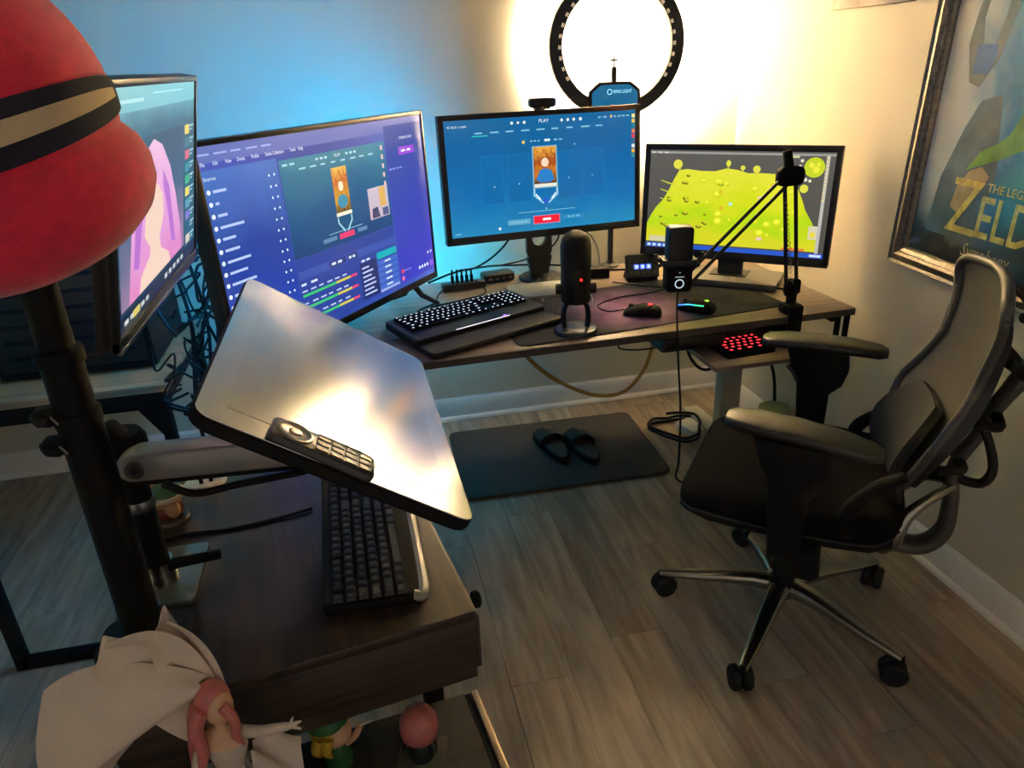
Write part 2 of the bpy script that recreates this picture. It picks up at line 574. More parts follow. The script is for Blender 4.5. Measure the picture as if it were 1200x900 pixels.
# ---- gaming keyboard with palm rest
MZ = DZ + 0.004
kb = thing('gaming_keyboard', 'black keyboard with white backlit keys and a wide palm rest on the long desk', 'keyboard', (-1.228, -0.893, MZ), R_(24.5))
KT = Matrix.Rotation(R_(4.0), 4, 'X')
KW = 0.485
MB().rbox((0, 0.145, 0.016), (KW, 0.19, 0.024), 0.012, 0.004, M=KT).build('case', M_black, kb)
MB().rbox((-KW / 2 + 0.012, 0.135, 0.0215), (0.018, 0.17, 0.016), 0.004, 0.002, M=KT).build('macro_strip', M_dark, kb)
MB().rbox((0, 0.006, 0.0095), (KW - 0.01, 0.105, 0.017), 0.02, 0.005).build('palm_rest', mat('palm_rest_rubber', (24, 25, 26), 0.6, bump=0.3, bscale=600), kb)
km = key_maker(M_blackm, em((216, 228, 255), 1.15), lg=0.36)
KR = [[1, -.6, 1, 1, 1, 1, -.4, 1, 1, 1, 1, -.4, 1, 1, 1, 1, -.3, 1, 1, 1, -.3, 1, 1, 1, 1],
      [1] * 13 + [2, -.3, 1, 1, 1, -.3, 1, 1, 1, 1],
      [1.5] + [1] * 12 + [1.5, -.3, 1, 1, 1, -.3, 1, 1, 1, 1],
      [1.75] + [1] * 11 + [2.25, -3.6, 1, 1, 1, 1],
      [2.25] + [1] * 10 + [2.75, -1.3, 1, -1.3, 1, 1, 1, 1],
      [1.25, 1.25, 1.25, 6.25, 1.25, 1.25, 1.25, 1.25, -.3, 1, 1, 1, -.3, 2, 1, 1]]
keys_grid(kb, KT, KR, km, -KW / 2 + 0.026, 0.222, 0.0194 * 0.99, 0.028)
MB().box((0.0, 0.0525, 0.0285), (0.20, 0.002, 0.0012), M=KT).build('light_bar', em((235, 225, 255), 1.4), kb)
MB().box((0.085, 0.06, 0.0295), (0.012, 0.006, 0.0012), M=KT).build('badge', em((170, 90, 235), 1.6), kb)

# ---- desk mat
dm = MB()
DMr = Matrix.Translation((-0.735, -0.735, DZ)) @ Matrix.Rotation(R_(6.5), 4, 'Z')
dm.prism(rrect(0.93, 0.44, 0.035), 0, 0.004, 0.001)
m, n, l, p = nt('printed_desk_mat')
tc = n.new('ShaderNodeTexCoord'); nz = n.new('ShaderNodeTexNoise'); nz.inputs['Scale'].default_value = 5.0; nz.inputs['Detail'].default_value = 5
l.new(tc.outputs['Object'], nz.inputs['Vector'])
sp = n.new('ShaderNodeVectorMath'); sp.operation = 'DISTANCE'; sp.inputs[1].default_value = (-0.02, -0.03, 0)
l.new(tc.outputs['Object'], sp.inputs[0])
mr = n.new('ShaderNodeMapRange'); mr.inputs['From Min'].default_value = 0.08; mr.inputs['From Max'].default_value = 0.24; mr.inputs['To Min'].default_value = 1; mr.inputs['To Max'].default_value = 0
l.new(sp.outputs['Value'], mr.inputs['Value'])
cr = n.new('ShaderNodeValToRGB')
for e, (a, b) in zip([cr.color_ramp.elements[0], cr.color_ramp.elements[1], cr.color_ramp.elements.new(0.5), cr.color_ramp.elements.new(0.6)],
                     [(0.3, (70, 50, 90)), (0.72, (214, 170, 140)), (0.46, (150, 96, 140)), (0.58, (176, 130, 160))]):
    e.position = a; e.color = lin(b)
l.new(nz.outputs['Fac'], cr.inputs['Fac'])
mx = n.new('ShaderNodeMix'); mx.data_type = 'RGBA'
l.new(mr.outputs[0], mx.inputs[0]); mx.inputs[6].default_value = lin((30, 31, 34)); l.new(cr.outputs['Color'], mx.inputs[7])
l.new(mx.outputs[2], p.inputs['Base Color']); p.inputs['Roughness'].default_value = 0.8
o = dm.build('desk_mat', m); o.matrix_world = DMr
tag(o, 'large dark desk mat with a purple and pink print under the mice', 'desk mat')
MZ = DZ + 0.004

# ---- monitors -------------------------------------------------
def panel_matrix(c, root, tilt):
    return Matrix.Translation(Vector(c)) @ Matrix.Rotation(-R_(tilt), 4, 'X')

class Screen:
    """a display panel: local x right, z up, viewer at -y, origin in the panel's middle"""
    def __init__(self, root, M, w, h, bez, thick, body, bezel_mat, bot=None, top=None, r=0.004, screen_mat=None, side=None):
        self.root, self.M = root, M
        bot = bez if bot is None else bot; top = bez if top is None else top
        side = bez if side is None else side
        MB().rbox((0, thick / 2 + 0.004, 0), (w, thick, h), r, 0.003, M=M, axis='y').build('housing', body, root)
        b = MB()
        b.box((-(w - side) / 2, 0.0, 0), (side, 0.010, h), 0.0012, M=M); b.box(((w - side) / 2, 0.0, 0), (side, 0.010, h), 0.0012, M=M)
        b.box((0, 0.0, (h - top) / 2), (w, 0.010, top), 0.0012, M=M); b.box((0, 0.0, -(h - bot) / 2), (w, 0.010, bot), 0.0012, M=M)
        b.build('bezel', bezel_mat, root)
        self.w = w - 2 * side; self.h = h - bot - top
        self.cz = (bot - top) / 2
        g = MB().box((0, 0.0012, self.cz), (self.w + 0.002, 0.0045, self.h + 0.002))
        me = g.mesh('screen', screen_mat, 0)
        self.o = link('screen', me, root); self.o.matrix_local = M
        self.k = 0
    def P(self, u, v, d=0):
        return ((u - 0.5) * self.w, -0.0013 - d, (v - 0.5) * self.h + self.cz)
    def _fin(self, mb, m, name):
        o = mb.build(name, m, self.o, smooth=0)
        if len(mb.f) > 1: o['kind'] = 'stuff'
        return o
    def rects(self, rs, m, lv=1, name='screen_graphics'):
        b = MB(); d = 0.0002 * lv
        for (a, c, e, f) in rs:
            b.raw([self.P(a, c, d), self.P(e, c, d), self.P(e, f, d), self.P(a, f, d)], [(0, 1, 2, 3)])
        return self._fin(b, m, name)
    def poly(self, pts, m, lv=1, name='screen_graphics'):
        b = MB(); d = 0.0002 * lv
        b.raw([self.P(a, c, d) for a, c in pts], [tuple(range(len(pts)))])
        return self._fin(b, m, name)
    def polys(self, ps, m, lv=1, name='screen_graphics'):
        b = MB(); d = 0.0002 * lv
        for pts in ps:
            b.raw([self.P(a, c, d) for a, c in pts], [tuple(range(len(pts)))])
        return self._fin(b, m, name)
    def circ(self, cs, m, lv=1, seg=18, name='screen_graphics'):
        asp = self.w / self.h
        return self.polys([[(u + r * math.cos(2 * PI * k / seg), v + r * (ry if ry else asp) * math.sin(2 * PI * k / seg)) for k in range(seg)] for (u, v, r, ry) in cs], m, lv, name)
    def text(self, body, u, v, size, m, lv=2, align='CENTER', sx=1.0):
        x, y, z = self.P(u, v, 0.0002 * lv)
        return text(body, size, m, 'screen_lettering', self.o, Matrix.Translation((x, y, z)) @ UP, align, 0.00005, sx=sx)

def line_rects(segs, t, asp):
    out = []
    for (a, b, c, d) in segs:
        if abs(a - c) < 1e-6: out.append((a - t / 2, min(b, d), a + t / 2, max(b, d)))
        else: out.append((min(a, c), b - t * asp / 2, max(a, c), b + t * asp / 2))
    return out
def frame_rects(r, t, asp):
    a, b, c, d = r
    return [(a, b, a + t, d), (c - t, b, c, d), (a, b, c, b + t * asp), (a, d - t * asp, c, d)]
def dashes(u0, u1, v, n, h, rnd, fill=0.7):
    out = []; st = (u1 - u0) / n
    for i in range(n):
        out.append((u0 + i * st, v - h / 2, u0 + i * st + st * fill * rnd.uniform(0.7, 1.0), v + h / 2))
    return out

# ---- middle monitor (game client lobby)
m3 = thing('computer_monitor', 'black monitor in the middle of the desk showing a blue game lobby', 'monitor', (-0.927, -0.30, DZ), R_(5))
M3 = Matrix.Translation((0, -0.06, 1.088 - DZ)) @ Matrix.Rotation(-R_(3), 4, 'X')
s3 = Screen(m3, M3, 0.742, 0.432, 0.020, 0.03, M_black, M_dark, bot=0.026, top=0.018,
            screen_mat=em_grad('lobby_backdrop', [(0.0, (34, 128, 176)), (0.3, (8, 104, 166)), (0.7, (4, 92, 150)), (1.0, (10, 96, 150))], 'Z', 0.35, 5))
A3 = s3.w / s3.h
rn = random.Random(3)
wt = em((225, 240, 245), 1.0); wt2 = em((130, 190, 215), 1.0); teal = em((60, 220, 200), 1.0)
s3.text('PLAY', 0.505, 0.955, 0.016, wt)
s3.text('<', 0.022, 0.945, 0.018, wt)
s3.text('BACK / LOBBY', 0.035, 0.945, 0.0085, wt, align='LEFT')
s3.rects(dashes(0.15, 0.86, 0.885, 9, 0.012, rn, 0.62), wt2)
s3.rects([(0.135, 0.858, 0.215, 0.864)], teal)
s3.circ([(0.34, 0.952, 0.007, 0), (0.372, 0.952, 0.006, 0), (0.404, 0.952, 0.007, 0), (0.60, 0.952, 0.007, 0), (0.632, 0.952, 0.007, 0), (0.664, 0.952, 0.007, 0), (0.70, 0.952, 0.008, 0)], wt)
s3.rects(dashes(0.795, 0.85, 0.955, 2, 0.012, rn) + dashes(0.88, 0.975, 0.955, 4, 0.012, rn), wt2)
s3.rects([(0.862, 0.945, 0.87, 0.967)], em((220, 200, 120)))
fr = []
for (a, c) in ((0.17, 0.285), (0.305, 0.425), (0.575, 0.695), (0.71, 0.825)):
    fr += frame_rects((a, 0.27, c, 0.69), 0.0016, A3)
s3.rects(fr, em((34, 124, 176)))
s3.rects([(0.17, 0.27, 0.285, 0.69), (0.305, 0.27, 0.425, 0.69), (0.575, 0.27, 0.695, 0.69), (0.71, 0.27, 0.825, 0.69)], em((6, 98, 158)), 0.5)
# card: frame, warm picture (plain shapes), blue figure-like patch, pale band
s3.rects([(0.437, 0.375, 0.57, 0.745)], em((120, 170, 190)), 1)
s3.rects([(0.444, 0.415, 0.563, 0.735)], em_grad('card_picture', [(0.0, (70, 40, 20)), (0.35, (196, 120, 40)), (0.6, (150, 60, 24)), (1.0, (226, 160, 60))], 'Z', 0.9, 9), 2)
s3.poly([(0.455, 0.45), (0.475, 0.53), (0.49, 0.545), (0.515, 0.545), (0.535, 0.53), (0.553, 0.45), (0.53, 0.425), (0.475, 0.425)], em((40, 120, 190)), 3)
s3.circ([(0.504, 0.60, 0.02, 2.0)], em((236, 206, 180)), 3)
s3.rects([(0.444, 0.385, 0.563, 0.413)], em((226, 222, 206)), 3)
s3.polys([[(0.437, 0.375), (0.437, 0.31), (0.487, 0.235), (0.493, 0.245), (0.447, 0.315), (0.447, 0.375)],
          [(0.57, 0.375), (0.57, 0.31), (0.52, 0.235), (0.514, 0.245), (0.56, 0.315), (0.56, 0.375)]], em((150, 200, 220)), 1)
s3.polys([[(0.487, 0.26), (0.5035, 0.215), (0.52, 0.26), (0.5035, 0.305)]], em((40, 90, 190)), 2)
s3.polys([[(0.448, 0.32), (0.452, 0.33), (0.476, 0.28), (0.472, 0.268)], [(0.559, 0.32), (0.555, 0.33), (0.531, 0.28), (0.535, 0.268)]], wt, 2)
s3.rects([(0.35, 0.168, 0.66, 0.173)], wt2)
s3.rects([(0.435, 0.06, 0.572, 0.125)], em((226, 30, 52), 1.1), 2)
s3.rects(frame_rects((0.431, 0.054, 0.576, 0.131), 0.002, A3), em((245, 130, 140)), 2)
s3.rects([(0.482, 0.083, 0.526, 0.104)], wt, 3)
s3.rects([(0.293, 0.065, 0.415, 0.112)], em((92, 160, 190)), 2)
s3.rects([(0.59, 0.075, 0.71, 0.117)], em((46, 134, 182)), 2)
s3.rects(dashes(0.31, 0.40, 0.088, 5, 0.014, rn) + dashes(0.62, 0.69, 0.096, 3, 0.012, rn), wt2, 3)
s3.rects(dashes(0.43, 0.49, 0.79, 3, 0.012, rn) + dashes(0.555, 0.61, 0.79, 2, 0.012, rn), wt2)
s3.rects([(0.505, 0.782, 0.535, 0.80)], wt); s3.circ([(0.395, 0.785, 0.008, 0)], em((220, 190, 90)))
s3.circ([(0.235, 0.42, 0.003, 0), (0.365, 0.43, 0.003, 0), (0.63, 0.45, 0.003, 0), (0.76, 0.455, 0.003, 0), (0.665, 0.74, 0.0035, 0), (0.5035, 0.19, 0.003, 0), (0.25, 0.045, 0.007, 0)], wt)
s3.rects(dashes(0.02, 0.05, 0.03, 2, 0.012, rn), wt2)
cs = [(236, 220, 120), (226, 190, 60), (30, 130, 140), (230, 120, 60), (216, 60, 60), (40, 90, 110), (220, 220, 210), (230, 170, 40), (60, 140, 130)]
for i, c in enumerate(cs):
    v = 0.95 - i * 0.044
    s3.rects([(0.981, v - 0.016, 0.998, v + 0.016)], em(c), 2)
MB().lathe([(0.085, 0), (0.085, 0.006), (0.078, 0.012), (0.02, 0.014)], (0, 0.0, 0)).build('stand_foot', M_black, m3)
# upright with a round hole
up = MB(); NR = 24
outer = []; inner = []
for k in range(NR):
    a = 2 * PI * k / NR
    inner.append((0.028 * math.cos(a), 0.15 + 0.028 * math.sin(a)))
    d = Vector((math.cos(a), math.sin(a)))
    t = min(0.05 / max(1e-6, abs(d.x)), 0.072 / max(1e-6, abs(d.y)))
    outer.append((d.x * t, 0.15 + d.y * t))
v = []; f = []
for y in (0.012, 0.03):
    v += [(a, y, b) for a, b in outer] + [(a, y, b) for a, b in inner]
for k in range(NR):
    k2 = (k + 1) % NR
    f += [(k, k2, NR + k2, NR + k), (2 * NR + k, 3 * NR + k, 3 * NR + k2, 2 * NR + k2), (k, 2 * NR + k, 2 * NR + k2, k2), (NR + k, NR + k2, 3 * NR + k2, 3 * NR + k)]
up.raw(v, f)
up.prism([(-0.05, 0.08), (0.05, 0.08), (0.034, 0.010), (-0.034, 0.010)], -0.03, -0.012, M=UP)
up.box((0, 0.021, 0.32), (0.07, 0.018, 0.22), 0.004)
up.box((0, 0.0, 0.39), (0.09, 0.05, 0.09), 0.004)
up.build('stand_upright', M_black, m3)

# ---- webcam on top of the middle monitor
wc = thing('webcam', 'small black webcam clipped on top of the middle monitor', 'webcam', (-0.925, -0.352, 1.306), R_(5))
MB().rbox((0, -0.005, 0.022), (0.095, 0.03, 0.032), 0.012, 0.004, axis='y').build('body', M_black, wc)
MB().cyl((0.0, -0.020, 0.022), (0.0, -0.024, 0.022), 0.011).build('lens', mat('lens_glass', (14, 14, 24), 0.08), wc)
MB().box((0.04, -0.008, 0.022), (0.012, 0.031, 0.026), 0.003).build('end_cap', mat('blue_grey_plastic', (60, 56, 120), 0.4), wc)
MB().box((0, 0.0, 0.004), (0.05, 0.045, 0.007), 0.002).box((0, 0.024, -0.018), (0.04, 0.006, 0.05), 0.002).build('clip', M_black, wc)

# ---- right monitor (yellow-green planet)
m4 = thing('computer_monitor', 'black monitor at the right end of the desk showing a yellow-green blob planet', 'monitor', (-0.315, -0.60, MZ), R_(-40))
M4 = Matrix.Translation((0.012, -0.034, 0.982 - DZ)) @ Matrix.Rotation(-R_(4), 4, 'X')
s4 = Screen(m4, M4, 0.642, 0.386, 0.019, 0.035, M_dark, M_dark, bot=0.030, top=0.020,
            screen_mat=em_grad('dark_space', [(0, (74, 72, 66)), (1, (88, 86, 80))], 'Z', 0.2, 4))
A4 = s4.w / s4.h
rb = random.Random(11)
blob = [(0.0, 0.06), (0.0, 0.25), (0.02, 0.33), (0.05, 0.42), (0.09, 0.50), (0.12, 0.60), (0.15, 0.72), (0.175, 0.80), (0.22, 0.815), (0.30, 0.80), (0.38, 0.80), (0.44, 0.83), (0.50, 0.82), (0.56, 0.79), (0.63, 0.795), (0.70, 0.79), (0.75, 0.80), (0.80, 0.74), (0.83, 0.66), (0.86, 0.55), (0.88, 0.46), (0.92, 0.35), (0.96, 0.22), (0.97, 0.06)]
s4.poly(blob, em_grad('yellow_green_land', [(0.0, (226, 222, 40)), (0.35, (190, 226, 20)), (0.6, (222, 232, 30)), (1.0, (238, 236, 60))], 'Z', 1.1, 4.5, 0.82), 1)
s4.circ([(0.165, 0.86, 0.026, 0), (0.45, 0.88, 0.013, 2.4), (0.53, 0.84, 0.013, 0), (0.605, 0.83, 0.02, 0), (0.775, 0.85, 0.024, 0), (0.86, 0.66, 0.022, 0)], em((216, 214, 70)), 2)
s4.rects([(0.172, 0.80, 0.182, 0.85), (0.446, 0.80, 0.454, 0.86), (0.526, 0.79, 0.534, 0.83), (0.60, 0.78, 0.612, 0.82)], em((190, 190, 60)), 1)
s4.polys([[(0.15 + 0 * i, 0.66 - 0.09 * i), (0.07 - 0.0 * i, 0.70 - 0.09 * i), (0.072, 0.69 - 0.09 * i), (0.15, 0.645 - 0.09 * i)] for i in range(4)], em((200, 200, 60)), 2)
dk = []; lt = []
for i in range(26):
    u, v = rb.uniform(0.06, 0.42), rb.uniform(0.22, 0.76)
    if v < 0.25 + (u - 0.02) * 0 and u < 0.1: continue
    if u < 0.20 and v > 0.35 + (u - 0.05) * 3: continue
    dk.append((u, v, rb.uniform(0.008, 0.018), 1.25))
for i in range(22):
    lt.append((rb.uniform(0.3, 0.85), rb.uniform(0.15, 0.72), rb.uniform(0.008, 0.026), 1.5))
s4.circ(dk, em((110, 112, 20)), 3, 12)
s4.circ([(u + 0.003, v + 0.012, r * 0.8, 1.1) for u, v, r, _ in dk], em((196, 200, 40)), 4, 12)
s4.circ(lt, em((200, 206, 24)), 3, 14)
s4.circ([(u - 0.002, v + 0.01, r * 0.75, 1.3) for u, v, r, _ in lt], em((230, 234, 60)), 4, 14)
s4.rects([(0.47, 0.47, 0.49, 0.50)], em((170, 226, 210)), 5); s4.rects([(0.625, 0.55, 0.65, 0.57), (0.64, 0.14, 0.67, 0.17)], em((230, 190, 180)), 5)
s4.circ([(0.43, 0.44, 0.012, 0), (0.42, 0.60, 0.01, 0), (0.70, 0.68, 0.014, 0)], em((210, 176, 40)), 5, 12)
s4.rects([(0.0, 0.0, 1.0, 0.045)], em((40, 84, 190)), 2)
s4.rects([(0.01 + i * 0.032, 0.01, 0.03 + i * 0.032, 0.036) for i in range(7)] + [(0.93, 0.01, 0.99, 0.034)], em((196, 214, 236)), 3)
s4.rects([(0.0, 0.965, 1.0, 0.985)], em((150, 150, 146)), 2); s4.rects(dashes(0.01, 0.12, 0.975, 3, 0.01, rb), em((220, 220, 214)), 3)
s4.rects([(0.955, 0.045, 0.972, 0.965)], em((178, 178, 172)), 2)
s4.circ([(0.90, 0.86, 0.052, 0)], em((190, 204, 40)), 3, 26)
s4.circ([(0.885, 0.88, 0.014, 0), (0.91, 0.84, 0.018, 0), (0.92, 0.89, 0.01, 0)], em((226, 226, 60)), 4)
s4.rects([(0.955, 0.94 - i * 0.036, 0.97, 0.962 - i * 0.036) for i in range(12)], em((210, 196, 150)), 4)
s4.circ([(0.835, 0.92, 0.009, 0), (0.828, 0.87, 0.008, 0), (0.832, 0.82, 0.009, 0), (0.845, 0.78, 0.01, 0), (0.862, 0.745, 0.01, 0), (0.885, 0.735, 0.008, 0)], em((220, 214, 190)), 4, 10)
s4.rects([(0.76, 0.945, 0.82, 0.965), (0.02, 0.06, 0.12, 0.12)], em((200, 196, 150)), 3)
s4.rects([(0.91, 0.18, 0.955, 0.31)], em((206, 200, 170)), 3); s4.rects([(0.92, 0.2, 0.945, 0.25)], em((226, 206, 60)), 4)
s4.rects([(0.78, 0.06, 0.90, 0.085)], em((216, 120, 60)), 4)
MB().box((0, 0.05, 0.15), (0.085, 0.035, 0.30), 0.005).build('stand_neck', M_dark, m4)
MB().rbox((-0.01, 0.03, 0.011), (0.38, 0.19, 0.022), 0.006, 0.003).build('stand_foot', mat('olive_grey_plastic', (96, 94, 84), 0.4), m4)
MB().rbox((0.0, 0.05, 0.023), (0.13, 0.09, 0.004), 0.004).build('turntable', M_dark, m4)

# ---- left big screen (streaming software)
m2 = thing('widescreen_monitor', 'large black-framed widescreen at the left showing blue streaming software panels', 'monitor', (-1.633, -0.75, DZ), R_(53))
M2 = Matrix.Translation((0, 0.0, 1.04 - DZ)) @ Matrix.Rotation(-R_(1), 4, 'X')
s2 = Screen(m2, M2, 0.985, 0.566, 0.012, 0.04, M_black, M_black, bot=0.022,
            screen_mat=em_grad('stream_backdrop', [(0.0, (52, 74, 176)), (0.5, (38, 64, 150)), (1.0, (70, 96, 190))], 'X', 0.5, 3))
A2 = s2.w / s2.h
s2.rects([(0.0, 0.93, 1.0, 1.0)], em((84, 104, 178)), 0.5)
s2.rects(dashes(0.0, 0.27, 0.965, 5, 0.008, rn, 0.8), em((150, 170, 220)))
for i, b in enumerate(['File', 'Edit', 'View', 'Docks', 'Profile', 'Scene Collection', 'Tools', 'Help']):
    u = [0.005, 0.045, 0.085, 0.125, 0.175, 0.225, 0.32, 0.355][i]
    s2.text(b, u, 0.925, 0.0125, wt, align='LEFT', sx=0.8)
s2.rects([(0.0, 0.03, 0.262, 0.90)], em_grad('source_list', [(0.0, (40, 66, 176)), (0.55, (34, 62, 150)), (1.0, (60, 110, 190))], 'Z', 0.3, 3), 1)
s2.text('Sources', 0.005, 0.865, 0.012, wt, align='LEFT')
names = ['big cam', 'tv', 'extra', 'facing camera', 'browser', 'sub goal', 'behind camera', 'alert text', 'alert box text', 'chat', 'overlay', 'capture card']
for i, b in enumerate(names):
    v = 0.81 - i * 0.052
    s2.circ([(0.014, v, 0.006, 0)], wt, 2, 10)
    s2.rects([(0.028, v - 0.006, 0.028 + 0.0062 * len(b), v + 0.006)], em((176, 196, 236)), 2)
    s2.circ([(0.225, v + 0.02, 0.0035, 0), (0.245, v + 0.02, 0.0035, 0)], wt, 2, 8)
# preview
s2.rects([(0.268, 0.40, 0.765, 0.885)], em_grad('preview_teal', [(0.0, (16, 64, 118)), (0.45, (14, 84, 132)), (0.8, (24, 110, 140)), (1.0, (40, 130, 150))], 'Z', 0.5, 4), 1)
s2.rects([(0.48, 0.56, 0.552, 0.80)], em_grad('card_picture_small', [(0.0, (80, 60, 30)), (0.4, (206, 150, 50)), (0.7, (190, 90, 40)), (1.0, (226, 180, 80))], 'Z', 0.9, 9), 2)
s2.circ([(0.516, 0.70, 0.012, 2.2)], em((240, 220, 190)), 3); s2.circ([(0.516, 0.62, 0.024, 1.5)], em((60, 140, 170)), 3)
s2.rects([(0.478, 0.545, 0.554, 0.565)], em((230, 226, 206)), 3)
s2.polys([[(0.48, 0.54), (0.48, 0.51), (0.508, 0.455), (0.511, 0.465), (0.486, 0.513), (0.486, 0.54)], [(0.552, 0.54), (0.552, 0.51), (0.524, 0.455), (0.521, 0.465), (0.546, 0.513), (0.546, 0.54)]], em((150, 210, 220)), 2)
s2.rects(dashes(0.345, 0.72, 0.83, 8, 0.008, rn, 0.6) + dashes(0.42, 0.48, 0.86, 3, 0.012, rn) + dashes(0.56, 0.62, 0.86, 3, 0.012, rn) + dashes(0.28, 0.34, 0.86, 2, 0.01, rn), em((160, 214, 226)), 2)
s2.text('PLAY', 0.52, 0.86, 0.012, wt)
s2.rects([(0.478, 0.405 + 0.02, 0.552, 0.455)], em((222, 60, 110)), 3); s2.rects([(0.40, 0.43, 0.465, 0.452), (0.57, 0.43, 0.62, 0.452)], em((90, 130, 170)), 3)
s2.rects([(0.43, 0.465, 0.60, 0.469)], wt2, 2)
s2.rects([(0.645, 0.47, 0.755, 0.645)], em((196, 180, 196)), 2); s2.rects([(0.705, 0.53, 0.74, 0.64)], em((214, 170, 90)), 3); s2.polys([[(0.655, 0.475), (0.66, 0.53), (0.69, 0.535), (0.70, 0.475)]], em((70, 70, 100)), 3); s2.rects([(0.715, 0.475, 0.75, 0.52)], em((80, 90, 130)), 3)
s2.rects([(0.742, 0.84 - i * 0.05, 0.752, 0.865 - i * 0.05) for i in range(5)], em((226, 190, 190)), 3)
# lower docks
s2.rects([(0.268, 0.03, 0.765, 0.395)], em((44, 66, 150)), 1)
s2.rects([(0.27, 0.29, 0.765, 0.335)], em((56, 82, 168)), 2); s2.rects([(0.41, 0.295, 0.49, 0.33), (0.50, 0.295, 0.55, 0.33)], em((40, 56, 120)), 3)
s2.rects(dashes(0.42, 0.48, 0.312, 2, 0.014, rn) + dashes(0.505, 0.545, 0.312, 2, 0.014, rn) + dashes(0.275, 0.36, 0.265, 2, 0.012, rn) + dashes(0.565, 0.62, 0.262, 2, 0.012, rn), em((206, 220, 246)), 4)
for i in range(3):
    v = 0.20 - i * 0.065
    s2.rects([(0.275, v, 0.43, v + 0.014)], em((60, 190, 110)), 3); s2.rects([(0.43, v, 0.50, v + 0.014)], em((200, 190, 80)), 3); s2.rects([(0.50, v, 0.535, v + 0.014)], em((220, 70, 110)), 3)
    s2.rects(dashes(0.275, 0.50, v + 0.03, 6, 0.008, rn), em((190, 206, 240)), 3)
s2.rects([(0.555, 0.04, 0.645, 0.25)], em((34, 44, 104)), 2)
for i in range(7):
    s2.rects([(0.563, 0.215 - i * 0.026, 0.60 + rn.uniform(0, 0.03), 0.225 - i * 0.026)], em((180, 196, 240)), 3)
s2.rects([(0.65, 0.235, 0.765, 0.275)], em((20, 170, 180)), 3)
for i in range(5):
    s2.rects([(0.65, 0.195 - i * 0.036, 0.765, 0.225 - i * 0.036)], em((66, 104, 196)), 3); s2.rects([(0.69, 0.206 - i * 0.036, 0.725, 0.214 - i * 0.036)], wt, 4)
s2.rects([(0.65, 0.035, 0.765, 0.05)], em((150, 170, 226)), 3)
# chat column
s2.rects([(0.772, 0.03, 1.0, 0.965)], em_grad('chat_panel', [(0.0, (60, 60, 186)), (0.5, (54, 66, 170)), (1.0, (44, 72, 150))], 'Z', 0.25, 3), 2)
s2.text('STREAM CHAT', 0.895, 0.885, 0.0115, wt, 4)
s2.rects([(0.845, 0.79, 0.94, 0.835)], em((150, 70, 206)), 4); s2.rects(dashes(0.86, 0.93, 0.812, 2, 0.012, rn, 0.9), wt, 5)
s2.rects(dashes(0.78, 0.86, 0.72, 4, 0.009, rn, 0.85), em((150, 160, 226)), 4)
s2.circ([(0.79, 0.10, 0.008, 0)], em((226, 60, 70)), 4); s2.circ([(0.79, 0.055, 0.008, 0)], em((236, 110, 150)), 4)
s2.rects(dashes(0.80, 0.85, 0.10, 3, 0.008, rn), em((160, 160, 226)), 4)
s2.circ([(0.90 + i * 0.018, 0.075, 0.006, 0) for i in range(4)] + [(0.965, 0.15, 0.005, 0), (0.985, 0.15, 0.005, 0)], wt, 4, 10)
s2.rects([(0.972, 0.055, 0.994, 0.09)], em((130, 80, 216)), 4)
for sx in (-0.36, 0.36):
    f = MB()
    f.tube([(sx, -0.085, 0.006), (sx, -0.02, 0.03), (sx, 0.02, 0.075)], [0.007, 0.010, 0.011], 8)
    f.tube([(sx, 0.105, 0.006), (sx, 0.05, 0.03), (sx, 0.02, 0.075)], [0.007, 0.010, 0.011], 8)
    f.build('foot', M_black, m2)
MB().box((0, 0.05, 0.28), (0.5, 0.03, 0.26), 0.01).build('rear_cover', M_black, m2)

for x, z, w, h in ((0, 0.56, 0.86, 0.012), (-0.44, 0.34, 0.012, 0.40), (0.44, 0.34, 0.012, 0.40)):
    MB().box((x, 0.0475, z), (w, 0.006, h)).build('led_strip', em((0, 128, 196), BLUE_STRENGTH), m2)

# the same blue strip runs on along the desk's rear edge
MB().box((-1.27, DD + 0.004, DZ - 0.012), (0.62, 0.006, 0.012)).build('led_strip', em((0, 140, 190), BLUE_STRENGTH * 0.35), desk)

# ---- ring light turned to the wall
RC = Vector((-0.592, -0.125, 1.500)); RO, RI = 0.252, 0.201
rl = thing('ring_light', 'big black ring light on a stand behind the monitors, shining onto the wall', 'ring light', (-0.622, -0.22, DZ), R_(-8))
def RLp(x, y, z): return (RC.x + 0.622 + x, RC.y + 0.22 + y, RC.z - DZ + z)
ringM = Matrix.Translation(RLp(0, 0, 0)) @ Matrix.Rotation(R_(90), 4, 'X')
b = MB(); seg = 72; v = []; f = []
prof = [(RO - 0.004, -0.016), (RO, -0.010), (RO, 0.028), (RO - 0.003, 0.028), (RO - 0.003, 0.012), (RI + 0.003, 0.012), (RI + 0.003, 0.028), (RI, 0.028), (RI, -0.010), (RI + 0.004, -0.016)]
npf = len(prof)
for k in range(seg):
    a = 2 * PI * k / seg
    for rr, yy in prof: v.append((rr * math.cos(a), yy, rr * math.sin(a)))
for k in range(seg):
    k2 = (k + 1) % seg
    for j in range(npf):
        j2 = (j + 1) % npf
        f.append((k * npf + j, k * npf + j2, k2 * npf + j2, k2 * npf + j))
b.raw(v, f, Matrix.Translation(RLp(0, 0, 0)))
b.build('ring_housing', mat('black_gloss_plastic', (24, 24, 25), 0.28), rl)
b = MB(); v = []; f = []
for k in range(seg):
    a = 2 * PI * k / seg
    for rr in (RI + 0.004, RO - 0.004): v.append((rr * math.cos(a), 0.0135, rr * math.sin(a)))
for k in range(seg):
    k2 = (k + 1) % seg; f.append((2 * k, 2 * k + 1, 2 * k2 + 1, 2 * k2))
b.raw(v, f, Matrix.Translation(RLp(0, 0, 0)))
b.build('led_diffuser', em((255, 228, 192), RING_STRENGTH), rl)
